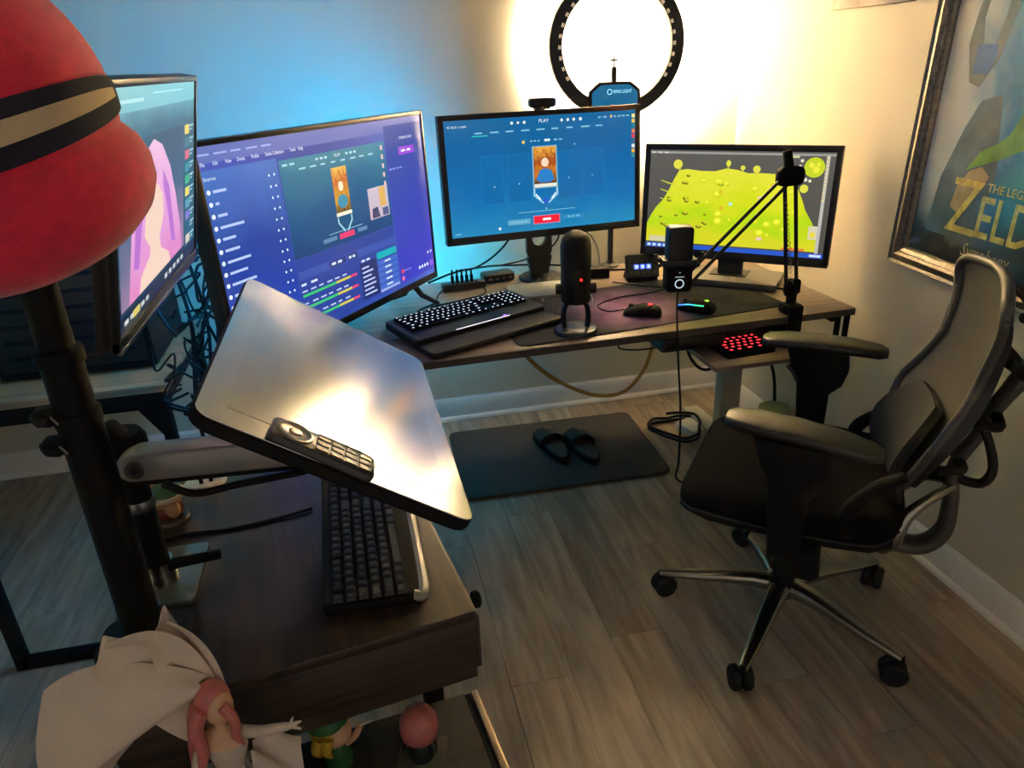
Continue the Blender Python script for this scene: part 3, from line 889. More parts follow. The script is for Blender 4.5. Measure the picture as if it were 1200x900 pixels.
slot = MB()
for q in (-0.0028, 0.0028): slot.box((0, q, 0), (0.0135, 0.0028, 0.001))
sm = slot.mesh('vent_slot', em((236, 206, 170), 0.9), 0)
for a in list(range(-30, 216, 10)):
    o = link('vent_slot', sm, rl)
    aa = R_(a)
    p0 = RLp((RI + 0.012) * math.cos(aa), -0.0166, (RI + 0.012) * math.sin(aa))
    o.matrix_local = Matrix.Translation(p0) @ UP @ Matrix.Rotation(aa + PI / 2, 4, 'Z')
cb = MB().prism([(-0.098, -0.125), (0.098, -0.125), (0.098, -0.055), (0.06, -0.025), (-0.06, -0.025), (-0.098, -0.055)], -0.012, 0.026, 0.004, M=Matrix.Translation(RLp(-0.008, 0, -0.098)) @ UP)
cb.build('control_box', mat('black_gloss_plastic', (24, 24, 25), 0.28), rl)
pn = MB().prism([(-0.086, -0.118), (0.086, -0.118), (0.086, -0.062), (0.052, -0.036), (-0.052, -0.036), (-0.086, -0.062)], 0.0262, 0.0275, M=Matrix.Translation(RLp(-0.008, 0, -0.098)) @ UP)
pn.build('control_panel', mat('lit_touch_panel', (14, 34, 46), 0.2, em=(16, 104, 150), es=0.8), rl)  # blue reflection on the glossy panel, put in as a glow of its own
TM = Matrix.Translation(RLp(0.006, -0.0282, -0.158)) @ UP
text('RING LIGHT', 0.017, em((150, 226, 246), 1.3), 'lettering', rl, TM, 'LEFT', 0.0001, sx=0.75).location.x = -0.02
b = MB(); v = []; f = []
for k in range(20):
    a = 2 * PI * k / 20
    for rr in (0.0075, 0.010): v.append((rr * math.cos(a), rr * math.sin(a), 0))
for k in range(20):
    k2 = (k + 1) % 20; f.append((2 * k, 2 * k + 1, 2 * k2 + 1, 2 * k2))
b.raw(v, f, Matrix.Translation((-0.034, 0, 0)) @ TM); b.build('power_symbol', em((150, 226, 246), 1.3), rl)
kn = MB(); kn.cyl(RLp(-0.008, 0, -0.125), RLp(-0.008, 0, -0.072), 0.012, 14); kn.cyl(RLp(-0.008, 0, -0.072), RLp(-0.008, 0, -0.038), 0.003, 8)
kn.box(RLp(-0.008, 0, -0.050), (0.030, 0.008, 0.008), 0.001)
kn.build('mount_screw', M_dark, rl)
st = MB().cyl((0, 0, 0.01), (0, 0, 0.60), 0.011, 14); st.cyl((0, 0, 0.59), RLp(-0.012, 0, -0.21), 0.009, 10); st.build('stand_pole', M_black, rl)
MB().lathe([(0.035, 0), (0.035, 0.005), (0.015, 0.012), (0.012, 0.02)], (0, 0, 0)).build('stand_base', M_black, rl)

# ---- USB desk microphone
mc = thing('usb_microphone', 'black capsule-shaped desk microphone on a round base with a red light', 'microphone', (-0.980, -0.928, MZ), R_(-12))
MB().lathe([(0.066, 0), (0.066, 0.006), (0.062, 0.012), (0.05, 0.015), (0.02, 0.018)], (0, 0, 0), 36).build('base', mat('satin_dark_metal', (60, 62, 58), 0.32, 0.6), mc)
yk = MB().tube(cat([(-0.034, 0, 0.012), (-0.037, 0, 0.05), (-0.030, 0, 0.085), (0.0, 0, 0.10), (0.030, 0, 0.085), (0.037, 0, 0.05), (0.034, 0, 0.012)], 6), 0.008, 8, flat=1.6)
yk.build('yoke', M_black, mc)
bd = MB().lathe([(0.001, 0.092), (0.040, 0.094), (0.044, 0.10), (0.0445, 0.20)], (0, 0, 0), 32)
bd.build('body', M_black, mc)
gr = MB().lathe([(0.0445, 0.20), (0.0455, 0.203), (0.0455, 0.262), (0.041, 0.283), (0.030, 0.298), (0.015, 0.306), (0.0005, 0.308)], (0, 0, 0), 32)
gr.build('grille', mat('mic_mesh', (26, 27, 27), 0.5, 0.4, bump=1.0, bscale=900), mc)
for sx in (-1, 1):
    MB().cyl((sx * 0.042, 0, 0.135), (sx * 0.060, 0, 0.135), 0.016, 16, bev=0.002).build('side_knob', M_black, mc)
MB().cyl((0.012, -0.0435, 0.172), (0.012, -0.0465, 0.172), 0.0042, 12).build('indicator_light', em((255, 40, 30), 2.0), mc)

# ---- boom arm + second microphone
ba = thing('microphone_boom_arm', 'black scissor boom arm clamped to the desk front edge, in front of the right monitor', 'boom arm', (-0.285, -0.965, DZ), 0)
BE = Vector((-0.055, -0.005, 0.425)); BT = Vector((-0.40, -0.06, 0.145))
cl = MB().box((0, 0, 0.016), (0.055, 0.05, 0.03), 0.005); cl.box((0, -0.030, -0.02), (0.05, 0.012, 0.10), 0.003); cl.box((0, 0.0, -0.052), (0.045, 0.06, 0.012), 0.003); cl.cyl((0, 0.01, -0.047), (0, 0.01, -0.0255), 0.01, 12)
cl.cyl((0, 0, 0.03), (0, 0, 0.075), 0.016, 14)
cl.build('clamp', M_blackm, ba)
def bars(a, b, off, rad, name):
    for s in (-1, 1):
        MB().cyl(a + off * s, b + off * s, rad, 8).build(name, M_black, ba)
bars(Vector((-0.002, 0, 0.06)), BE, Vector((0.020, 0.004, 0.0)), 0.006, 'lower_bar')
bars(BE, BT, Vector((0.0088, 0, -0.0108)), 0.0052, 'upper_bar')
jt = MB().rbox(tuple(BE), (0.085, 0.022, 0.055), 0.02, 0.003, axis='y'); jt.build('elbow_joint', M_blackm, ba)
MB().box(tuple(BE + Vector((-0.012, 0, 0.045))), (0.026, 0.02, 0.06), 0.006, rot=(0, R_(-14), 0)).build('elbow_tip', M_blackm, ba)
sp = []
for k in range(90):
    t = k / 89; q = Vector((-0.012, -0.012, 0.10)).lerp(BE + Vector((-0.015, -0.012, -0.06)), t)
    sp.append(q + Vector((0.005 * math.cos(k * 1.3), 0.005 * math.sin(k * 1.3), 0)))
MB().tube(sp, 0.0012, 4).build('spring', M_steel, ba)
MB().rbox((-0.002, 0, 0.085), (0.05, 0.02, 0.05), 0.012, 0.003, axis='y').build('base_joint', M_blackm, ba)
MB().cyl(BT + Vector((0, 0, -0.012)), BT + Vector((0, 0, 0.022)), 0.012, 12).build('end_joint', M_blackm, ba)

mb2 = thing('condenser_microphone', 'flat-topped black microphone with a white ring mark hanging on the boom arm', 'microphone', (-0.705, -1.03, 0.842), R_(-10))
MB().rbox((0, 0, 0.085), (0.072, 0.050, 0.185), 0.012, 0.006, axis='y').build('body', M_black, mb2)
MB().rbox((0, 0, 0.028), (0.074, 0.053, 0.075), 0.01, 0.004, axis='y').build('lower_shell', M_blackm, mb2)
sh = MB().rbox((0, 0.0, 0.075), (0.098, 0.066, 0.022), 0.012, 0.003)
for sx in (-1, 1):
    sh.tube(cat([(sx * 0.045, 0, 0.075), (sx * 0.064, -0.004, 0.085), (sx * 0.068, -0.004, 0.10)], 4), 0.0055, 8)
    sh.tube(cat([(sx * 0.045, 0, 0.07), (sx * 0.062, 0.0, 0.06)], 4), 0.0055, 8)
sh.build('shock_mount', M_dark, mb2)
b = MB(); v = []; f = []
for k in range(24):
    a = 2 * PI * k / 24
    for rr in (0.0105, 0.0135): v.append((rr * math.cos(a), rr * math.sin(a), 0))
for k in range(24):
    k2 = (k + 1) % 24; f.append((2 * k, 2 * k + 1, 2 * k2 + 1, 2 * k2))
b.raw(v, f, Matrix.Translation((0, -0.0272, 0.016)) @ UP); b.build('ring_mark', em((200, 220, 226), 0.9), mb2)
MB().box((0, -0.0270, 0.036), (0.026, 0.0008, 0.002)).box((0, -0.0270, 0.049), (0.003, 0.0008, 0.003)).build('print', em((180, 200, 206), 0.7), mb2)
MB().tube(cat([(0.0, 0.02, 0.02), (0.03, 0.04, -0.005), (0.02, 0.004, 0.0)], 4), 0.008, 8).build('swivel', M_blackm, mb2)

# ---- mice
def mouse(name, label, loc, rz, lit):
    t = thing(name, label, 'mouse', loc, rz, 'mice on the desk mat')
    prf = [(-0.058, 0.020, 0.014), (-0.050, 0.029, 0.028), (-0.030, 0.033, 0.037), (0.0, 0.032, 0.039), (0.03, 0.030, 0.032), (0.052, 0.026, 0.021), (0.060, 0.020, 0.014)]
    rings = []
    for y, w, h in prf:
        ring = []
        for k in range(16):
            a = 2 * PI * k / 16
            cx = math.cos(a); sz = math.sin(a)
            ring.append((w * (abs(cx) ** 0.8) * (1 if cx > 0 else -1), y, max(0.0, h * 0.5 + h * 0.5 * (abs(sz) ** 0.7) * (1 if sz > 0 else -1))))
        rings.append(ring)
    MB().loft(rings).build('shell', M_blackm, t, smooth=60)
    MB().cyl((-0.004, 0.038, 0.029), (0.004, 0.038, 0.029), 0.0085, 14).build('wheel', M_rubber, t)
    if lit == 'red':
        b = MB()
        for a in (-35, 0, 35):
            b.box((0.008 * math.sin(R_(a)), -0.028 + 0.006 * math.cos(R_(a)), 0.0385), (0.0035, 0.016, 0.002), rot=(0, 0, -R_(a)))
        b.build('logo', em((240, 50, 60), 1.5), t)
    else:
        for i, (c, y0, y1) in enumerate([((70, 120, 240), 0.055, 0.03), ((40, 170, 230), 0.03, 0.0), ((60, 220, 150), 0.0, -0.03)]):
            pts = []
            for k in range(5):
                y = y0 + (y1 - y0) * k / 4
                pts.append((-0.0315 + 0.006 * max(0, (y - 0.02) / 0.04), y, 0.024 - 0.009 * max(0, (y - 0.02) / 0.04) + 0.004))
            MB().tube(pts, 0.0022, 6).build('light_strip', em(c, 1.6), t)
        MB().tube(cat([(0.031, -0.02, 0.026), (0.0315, 0.0, 0.027), (0.031, 0.02, 0.025)], 4), 0.0016, 6).build('light_strip', em((226, 190, 90), 1.2), t)
        MB().cyl((0, -0.03, 0.0355), (0, -0.03, 0.0378), 0.007, 14).build('logo', em((150, 220, 60), 1.4), t)
    return t
mouse('computer_mouse', 'black mouse with a red glowing mark on the desk mat', (-0.735, -0.855, MZ), R_(62), 'red')
mouse('computer_mouse', 'black mouse with rainbow light strips on the right of the desk mat', (-0.555, -0.865, MZ), R_(48), 'rgb')

# ---- stream control pad
sd = thing('control_pad', 'small black pad of square keys with three lit blue, between middle and right monitors', 'control pad', (-0.585, -0.47, DZ), R_(-8))
SM = Matrix.Translation((0, 0.012, 0.052)) @ Matrix.Rotation(R_(-28), 4, 'X')
MB().rbox((0, 0, 0), (0.122, 0.018, 0.088), 0.008, 0.003, M=SM, axis='y').build('body', M_black, sd)
MB().prism([(-0.02, 0), (0.075, 0), (0.07, 0.006), (0.04, 0.04), (-0.012, 0.008)], -0.055, 0.055, M=Matrix(((0, 0, 1, 0), (1, 0, 0, 0), (0, 1, 0, 0), (0, 0, 0, 1)))).build('stand', M_blackm, sd)
kd = MB().rbox((0, 0, 0), (0.0185, 0.004, 0.0185), 0.003, 0.0008, axis='y').mesh('key', mat('key_dark_glass', (64, 66, 64), 0.25), 30)
kl = MB().rbox((0, 0, 0), (0.0185, 0.004, 0.0185), 0.003, 0.0008, axis='y').mesh('key', em((70, 110, 236), 1.2), 30)
ic = MB().box((0, 0, 0), (0.009, 0.0006, 0.007)).box((0, 0, -0.006), (0.012, 0.0006, 0.002)).mesh('icon', em((226, 236, 255), 1.2), 0)
for i in range(5):
    for j in range(3):
        lit = (j == 1 and i in (1, 2, 3))
        o = link('key', kl if lit else kd, sd)
        o.matrix_local = SM @ Matrix.Translation(((i - 2) * 0.0225, -0.0102, (j - 1) * 0.0225 - 0.003))
        if lit:
            q = link('icon', ic, o); q.location = (0, -0.0024, 0.001)

# ---- USB hubs and small clutter at the back of the desk
hb = thing('usb_hub', 'black bar-shaped USB hub bristling with plugs beside the big left screen', 'usb hub', (-1.235, -0.345, DZ), R_(4))
MB().box((0, 0, 0.013), (0.16, 0.045, 0.026), 0.004).build('body', M_black, hb)
for i in range(5):
    x = -0.02 + i * 0.018 - 0.02
    pg = MB().box((x, 0, 0.038), (0.010, 0.016, 0.028), 0.002); pg.cyl((x, 0, 0.05), (x, 0, 0.075), 0.0035, 8)
    pg.build('plug', M_blackm, hb)
h2 = thing('docking_puck', 'low black rounded docking hub with cables behind the keyboard', 'usb hub', (-1.092, -0.27, DZ), R_(8))
MB().rbox((0, 0, 0.016), (0.125, 0.075, 0.032), 0.02, 0.006).build('body', M_black, h2)
for i in range(4):
    MB().box((-0.04 + i * 0.026, -0.041, 0.015), (0.014, 0.012, 0.008), 0.001).build('plug', M_grey, h2)
o = MB().box((-0.965, -0.477, DZ + 0.006), (0.24, 0.17, 0.012), 0.002, rot=None).build('riser_board', mat('pale_board', (150, 150, 140), 0.5))
tag(o, 'thin pale grey board lying on the desk behind the keyboard', 'board')
pwr = thing('power_brick', 'small black power brick on the desk behind the desk microphone', 'power brick', (-0.715, -0.36, DZ), R_(-15))
MB().rbox((0, 0, 0.018), (0.075, 0.045, 0.036), 0.006, 0.003).build('body', M_blackm, pwr)

# ---- keypad with red keys on the tray
TZ = 0.600
kp = thing('backlit_keypad', 'small black keypad with glowing red keys on the pull-out tray', 'keypad', (-0.455, -0.985, TZ), R_(5))
MB().rbox((0, 0, 0.009), (0.17, 0.125, 0.018), 0.008, 0.003).build('case', M_blackm, kp)
kmr = key_maker(M_blackm, em((255, 52, 62), 1.9), h=0.006, lg=0.5)
keys_grid(kp, Matrix.Identity(4), [[1, 1, 1, 1, 1, 1, 1], [1, 1, 1, 1, 1, 1, 1], [1.5, 1, 1, 1, 1, 1.5], [1, 1, 1, 1, 1, 1, 1], [1.25, 1.25, 2, 1.25, 1.25]], kmr, -0.079, 0.044, 0.0225, 0.018)

# ================================================================ OFFICE CHAIR  (local x = forward, y = its left = towards the camera, z = up)
CH_YAW = R_(142)
ch = thing('office_chair', 'black mesh-back office chair with aluminium star base, turned side-on at the desk', 'chair', (-0.555, -1.495, 0), CH_YAW)
M_mesh, n, l, p = nt('chair_mesh_fabric')
tc = n.new('ShaderNodeTexCoord'); wv = n.new('ShaderNodeTexWave'); wv.inputs['Scale'].default_value = 160; wv.bands_direction = 'Z'
wv2 = n.new('ShaderNodeTexWave'); wv2.inputs['Scale'].default_value = 160; wv2.bands_direction = 'Y'
l.new(tc.outputs['Object'], wv.inputs['Vector']); l.new(tc.outputs['Object'], wv2.inputs['Vector'])
ad = n.new('ShaderNodeMath'); ad.operation = 'MAXIMUM'; l.new(wv.outputs['Fac'], ad.inputs[0]); l.new(wv2.outputs['Fac'], ad.inputs[1])
mr = n.new('ShaderNodeMapRange'); mr.inputs['From Min'].default_value = 0.2; mr.inputs['From Max'].default_value = 0.6; mr.inputs['To Min'].default_value = 0.62; mr.inputs['To Max'].default_value = 1.0
l.new(ad.outputs[0], mr.inputs['Value']); l.new(mr.outputs[0], p.inputs['Alpha'])
p.inputs['Base Color'].default_value = lin((84, 79, 71)); p.inputs['Roughness'].default_value = 0.6
M_arm = mat('armrest_urethane', (44, 43, 40), 0.36, bump=0.15, bscale=500)
M_seat = mat('seat_fabric', (13, 13, 13), 0.9, bump=0.5, bscale=700, spec=0.15)
M_frame = mat('chair_frame_grey', (88, 85, 79), 0.38, 0.2)
# star base
for wa in (151.1, -136.4, -64.1, 7.6, 80.1):
    a = R_(wa) - CH_YAW
    c, s = math.cos(a), math.sin(a)
    prof = [(0.02, 0.105, 0.030, 0.022), (0.08, 0.108, 0.026, 0.019), (0.16, 0.100, 0.022, 0.014), (0.24, 0.088, 0.019, 0.011), (0.315, 0.080, 0.015, 0.009), (0.336, 0.076, 0.012, 0.008)]
    rings = []
    for r, z, hw, hh in prof:
        ring = []
        for k in range(12):
            t = 2 * PI * k / 12
            yy = hw * (abs(math.cos(t)) ** 0.6) * (1 if math.cos(t) >= 0 else -1); zz = hh * (abs(math.sin(t)) ** 0.6) * (1 if math.sin(t) >= 0 else -1)
            ring.append((c * r - s * yy, s * r + c * yy, z + zz))
        rings.append(ring)
    MB().loft(rings).build('base_leg', M_alu, ch, smooth=50)
    k = MB()
    rr = 0.333; a2 = a + 0.6
    px, py = c * rr, s * rr
    dx, dy = math.cos(a2), math.sin(a2)
    k.cyl((px, py, 0.04), (px, py, 0.082), 0.008, 10)
    k.rbox((px - dx * 0.004, py - dy * 0.004, 0.042), (0.03, 0.012, 0.03), 0.006, 0.002)
    cs_ = k.build('caster', M_blackm, ch)
    for sg in (-1, 1):
        w0 = Vector((px - dx * 0.012, py - dy * 0.012, 0.033)); ax = Vector((-dy, dx, 0))
        MB().cyl(w0 + ax * 0.0025 * sg, w0 + ax * 0.027 * sg, 0.033, 22, bev=0.006).build('wheel', M_rubber, cs_)
MB().lathe([(0.045, 0.082), (0.048, 0.09), (0.048, 0.122), (0.03, 0.132)]).build('hub', M_alu, ch)
MB().lathe([(0.031, 0.125), (0.031, 0.25), (0.026, 0.255), (0.026, 0.40)]).build('gas_column', M_blackm, ch)
mk = MB().rbox((-0.02, 0, 0.395), (0.24, 0.19, 0.07), 0.03, 0.012)
mk.build('tilt_mechanism', M_blackm, ch)
mk = MB().tube(cat([(0.06, 0.05, 0.40), (0.08, 0.18, 0.39), (0.09, 0.235, 0.385)], 4), 0.006, 8); mk.build('tilt_lever', M_black, ch)
# seat cushion: waterfall front, raised rear edge
def seat_ring(x, hw, zt, zb, n=28):
    ring = []
    for k in range(n):
        a = 2 * PI * k / n
        yy = hw * (abs(math.cos(a)) ** 0.45) * (1 if math.cos(a) >= 0 else -1)
        sz = math.sin(a)
        zz = (zt + zb) / 2 + (zt - zb) / 2 * (abs(sz) ** 0.55) * (1 if sz >= 0 else -1)
        ring.append((x, yy, zz))
    return ring
ss = [(0.262, 0.17, 0.462, 0.440), (0.256, 0.205, 0.475, 0.430), (0.235, 0.228, 0.490, 0.424), (0.18, 0.243, 0.505, 0.420), (0.10, 0.250, 0.512, 0.420), (0.0, 0.252, 0.510, 0.420), (-0.10, 0.248, 0.508, 0.420), (-0.18, 0.235, 0.508, 0.424), (-0.225, 0.205, 0.502, 0.432), (-0.24, 0.16, 0.485, 0.448)]
MB().loft([seat_ring(*q) for q in ss]).build('seat', M_seat, ch, smooth=60)
MB().loft([seat_ring(x, hw * 0.97, 0.437, 0.412 if abs(x) > 0.2 else 0.402) for x, hw, a_, b_ in ss[1:-1]]).build('seat_pan', M_blackm, ch, smooth=60)
pp = cat([(0.258, 0.12, 0.440), (0.245, 0.215, 0.438), (0.18, 0.246, 0.440), (0.0, 0.255, 0.440), (-0.18, 0.238, 0.44), (-0.235, 0.17, 0.45)], 6)
MB().tube(pp, 0.0035, 6).build('seat_piping', M_dark, ch)
# arms
for sg, zt, nm in ((1, 0.727, 'near'), (-1, 0.738, 'far')):
    rings = []
    prs = [(0.150, 0.026, 0.010), (0.135, 0.040, 0.014), (0.09, 0.048, 0.016), (0.0, 0.049, 0.017), (-0.09, 0.046, 0.016), (-0.15, 0.037, 0.014), (-0.17, 0.022, 0.009)]
    for x, hw, hh in prs:
        ring = []
        for k in range(16):
            a = 2 * PI * k / 16
            yy = hw * (abs(math.cos(a)) ** 0.6) * (1 if math.cos(a) >= 0 else -1)
            zz = hh * (abs(math.sin(a)) ** 0.7) * (1 if math.sin(a) >= 0 else -1)
            ring.append((x, sg * 0.27 + yy, zt - 0.016 + zz - 0.35 * x * x + (0.10 * x if sg == 1 else 0)))
        rings.append(ring)
    pad = MB().loft(rings).build('armrest_pad', M_arm, ch, smooth=60)
    ph = MB().prism([(0.085, zt - 0.03), (-0.075, zt - 0.04), (-0.082, zt - 0.09), (-0.07, zt - 0.135), (-0.04, zt - 0.165), (-0.038, 0.40), (0.03, 0.40), (0.05, zt - 0.12), (0.068, zt - 0.09)], -0.026, 0.026, 0.006, M=Matrix.Translation((0, sg * 0.285, 0)) @ UP)
    ph.build('armrest_post', M_blackm, ch)
    if sg == 1:
        MB().prism([(0.0, 0.42), (-0.08, 0.43), (-0.085, 0.375), (-0.07, 0.36), (0.0, 0.36), (0.01, 0.375)], -0.028, 0.028, 0.006, M=Matrix.Translation((0, sg * 0.285, 0)) @ UP).build('armrest_foot', M_blackm, ch)
    else:
        MB().tube([(0.075, sg * 0.25, zt - 0.085), (0.055, sg * 0.245, zt - 0.105), (0.045, sg * 0.243, zt - 0.125)], 0.007, 8).build('height_lever', M_black, ch)
    br = MB().tube(cat([(-0.03, sg * 0.285, 0.385), (-0.03, sg * 0.20, 0.385), (-0.02, sg * 0.09, 0.395)], 4), 0.018, 8); br.build('armrest_bracket', M_blackm, ch)
# backrest: concave mesh panel in a frame
def back_c(t):      # centre line bottom -> top : forward x, height z
    pts = [(-0.225, 0.555), (-0.268, 0.66), (-0.312, 0.77), (-0.335, 0.87), (-0.346, 0.955), (-0.335, 1.022)]
    f = t * (len(pts) - 1); i = min(int(f), len(pts) - 2); u = f - i
    a = Vector(pts[i - 1] if i > 0 else pts[0]); b = Vector(pts[i]); c = Vector(pts[i + 1]); d = Vector(pts[min(i + 2, len(pts) - 1)])
    q = 0.5 * ((2 * b) + (c - a) * u + (2 * a - 5 * b + 4 * c - d) * u * u + (3 * b - a - 3 * c + d) * u ** 3)
    return q.x, q.y
def back_w(t):
    pts = [(0, 0.15), (0.08, 0.175), (0.24, 0.205), (0.30, 0.195), (0.5, 0.165), (0.7, 0.175), (0.85, 0.192), (0.94, 0.165), (0.985, 0.10), (1.0, 0.06)]
    for (a, b), (c, d) in zip(pts, pts[1:]):
        if t <= c: return b + (d - b) * (t - a) / (c - a)
    return pts[-1][1]
def back_p(t, s):
    x, z = back_c(t); w = back_w(t); y = s * w
    return Vector((x + 1.0 * y * y - 0.14 * y, y, z))
NT, NS = 36, 12
grid = [[back_p(i / NT, -1 + 2 * j / NS) for j in range(NS + 1)] for i in range(NT + 1)]
MB().sheet(grid, 0.003).build('back_mesh', M_mesh, ch, smooth=60)
loop = [back_p(i / NT, 1) for i in range(NT + 1)] + [back_p(1, s) for s in (0.5, 0, -0.5)] + [back_p(i / NT, -1) for i in range(NT, -1, -1)] + [back_p(0, s) for s in (-0.5, 0, 0.5)]
lp = []
for i, q in enumerate(loop):
    lp.append((loop[i - 1] + q * 2 + loop[(i + 1) % len(loop)]) / 4)
MB().tube(lp, 0.011, 8, closed=True, flat=1.2).build('back_frame', M_frame, ch, smooth=60)
for sg in (1, -1):
    rg = []
    for i in range(1, 27):
        t = 0.02 + 0.86 * i / 26; q = back_p(t, sg); dp = 0.010 + 0.016 * math.sin(PI * min(1, 0.15 + i / 30.0)) ; n2 = 0.008
        rg.append([q + Vector((0.004, n2, 0)), q + Vector((0.004, -n2, 0)), q + Vector((-dp, -n2, -dp * 0.25)), q + Vector((-dp, n2, -dp * 0.25))])
    MB().loft(rg).build('back_rail', M_dark, ch, smooth=60)
# lumbar pad in front of the lower back
g = []
for i in range(11):
    t = i / 10; row = []
    for j in range(11):
        s = -1 + 2 * j / 10
        w = 0.155 * math.sin(PI * (0.12 + 0.80 * t)) ** 0.5
        y = s * w
        row.append((-0.232 + 0.045 * math.sin(PI * t) - 0.035 * t + 1.0 * y * y - 0.14 * y, y, 0.455 + 0.265 * t))
    g.append(row)
MB().sheet(g, 0.022).build('lumbar_pad', mat('lumbar_foam', (40, 39, 36), 0.7, bump=0.3, bscale=400), ch, smooth=60)
# spine, struts and chrome yoke behind the back
MB().tube(cat([(-0.425, 0.0, 0.93), (-0.435, 0.0, 0.84), (-0.412, 0.0, 0.775), (-0.39, 0.0, 0.72), (-0.366, 0.0, 0.64), (-0.335, 0, 0.55), (-0.345, 0, 0.45), (-0.342, 0, 0.37), (-0.30, 0, 0.318), (-0.22, 0, 0.318), (-0.12, 0, 0.36)], 6), [0.013, 0.018, 0.02, 0.017, 0.015, 0.016, 0.019, 0.021, 0.022, 0.022, 0.02], 10, flat=1.5).build('spine', M_frame, ch, smooth=60)
for sg in (1, -1):
    for hub_, t, md in (((-0.42, 0.0, 0.80), 0.62, 0.82), ((-0.425, 0.0, 0.92), 0.86, 0.95), ((-0.388, 0.0, 0.70), 0.36, 0.705), ((-0.34, 0.01 * sg, 0.57), 0.14, 0.59)):
        e = back_p(t, 0.97 * sg) + Vector((-0.028, 0, 0))
        MB().tube(cat([hub_, (min(-0.30, (hub_[0] + e.x) / 2 - 0.03), 0.09 * sg, md), e], 6), [0.014, 0.010, 0.011], 8).build('back_strut', M_blackm, ch, smooth=60)
    MB().tube(cat([(-0.225, 0.185 * sg, 0.60), (-0.17, 0.20 * sg, 0.565), (-0.12, 0.225 * sg, 0.50), (-0.13, 0.21 * sg, 0.42)], 5), [0.012, 0.016, 0.018, 0.016], 8).build('side_yoke', M_blackm, ch, smooth=60)
    MB().tube(cat([(-0.34, 0.015 * sg, 0.505), (-0.29, 0.06 * sg, 0.48), (-0.25, 0.09 * sg, 0.44), (-0.235, 0.10 * sg, 0.38), (-0.215, 0.07 * sg, 0.33)], 5), [0.012, 0.012, 0.016, 0.018, 0.016], 8).build('chrome_yoke', M_alu, ch, smooth=60)
MB().tube(cat([(-0.358, 0.012, 0.69), (-0.385, 0.03, 0.64), (-0.405, 0.03, 0.575), (-0.395, 0.02, 0.53), (-0.362, 0.01, 0.522), (-0.345, 0.005, 0.53)], 6), [0.010, 0.010, 0.011, 0.012, 0.012, 0.010], 8).build('tension_grip', M_rubber, ch, smooth=60)
MB().cyl((-0.424, 0.0, 0.80), (-0.391, 0.0, 0.725), 0.019, 14).build('spine_sleeve', M_alu, ch)

# ================================================================ ON THE FLOOR
fm = MB().prism(rrect(0.80, 0.535, 0.035), 0.0, 0.016, 0.006)
o = fm.build('floor_mat', mat('mat_foam', (44, 45, 44), 0.72, var=0.15, scale=60, bump=1.0, bscale=150), None, (-0.925, -0.435, 0), (0, 0, R_(-1.6)))
tag(o, 'dark grey anti-fatigue floor mat under the desk holding the sandals', 'floor mat')
def slide(label, loc, rz, flip):
    t = thing('slide_sandal', label, 'sandal', loc, rz, 'pair of sandals on the mat')
    def outline(k=1.0):
        pts = []
        for i in range(32):
            a = 2 * PI * i / 32
            y = 0.135 * math.sin(a); x = 0.046 * math.cos(a)
            x *= (1.12 if y > 0.02 else 0.92 + 0.0 * y)
            x += flip * 0.006 * math.sin((y + 0.05) * 12)
            pts.append((x * k, y * (1 - (1 - k) * 0.35)))
        return pts
    MB().prism(outline(), 0, 0.028, 0.006).build('sole', M_blackm, t, smooth=50)
    MB().prism(outline(0.86), 0.026, 0.0305, 0.001).build('footbed', mat('footbed_foam', (58, 56, 50), 0.7, bump=0.6, bscale=300), t, smooth=50)
    g = []
    for i in range(9):
        y = 0.005 + 0.08 * i / 8
        row = []
        for k in range(15):
            a = PI * k / 14
            hw = 0.050 + 0.003 * math.sin(PI * i / 8)
            row.append((hw * math.cos(a), y + 0.012 * math.sin(a) * (i / 8 - 0.3), 0.014 + (0.052 - 0.010 * i / 8) * math.sin(a) ** 0.8))
        g.append(row)
    MB().sheet(g, 0.006).build('strap', mat('strap_rubber', (20, 20, 21), 0.32), t, smooth=60)
slide('left black slide sandal, toe to the wall, on the floor mat', (-0.925, -0.42, 0.016), R_(8), 1)
slide('right black slide sandal, nearer the chair, on the floor mat', (-0.812, -0.465, 0.016), R_(4), -1)
ad_ = thing('power_adapter', 'white box-shaped adapter lying among cable loops on the floor', 'adapter', (-0.312, -0.40, 0), R_(20))
MB().rbox((0, 0, 0.014), (0.085, 0.11, 0.028), 0.008, 0.003).build('body', M_white, ad_)
MB().cyl((0, 0.055, 0.014), (0, 0.075, 0.014), 0.006, 10, r2=0.003).build('strain_relief', M_white, ad_)
bag = thing('clear_plastic_tub', 'clear plastic tub with bits in it on the floor behind the chair', 'tub', (-0.075, -0.62, 0))
M_clear = mat('clear_plastic', (214, 222, 206), 0.12, trans=0.9, ior=1.3, var=0.02)
MB().lathe([(0.001, 0.0), (0.045, 0.0), (0.047, 0.004), (0.055, 0.17), (0.053, 0.17), (0.0455, 0.006), (0.001, 0.004)], (0, 0, 0), 24).build('tub_wall', M_clear, bag)
MB().lathe([(0.056, 0.165), (0.058, 0.165), (0.058, 0.176), (0.001, 0.178), (0.001, 0.174), (0.056, 0.172)], (0, 0, 0), 24).build('lid', mat('pale_green_lid', (150, 176, 130), 0.3), bag)

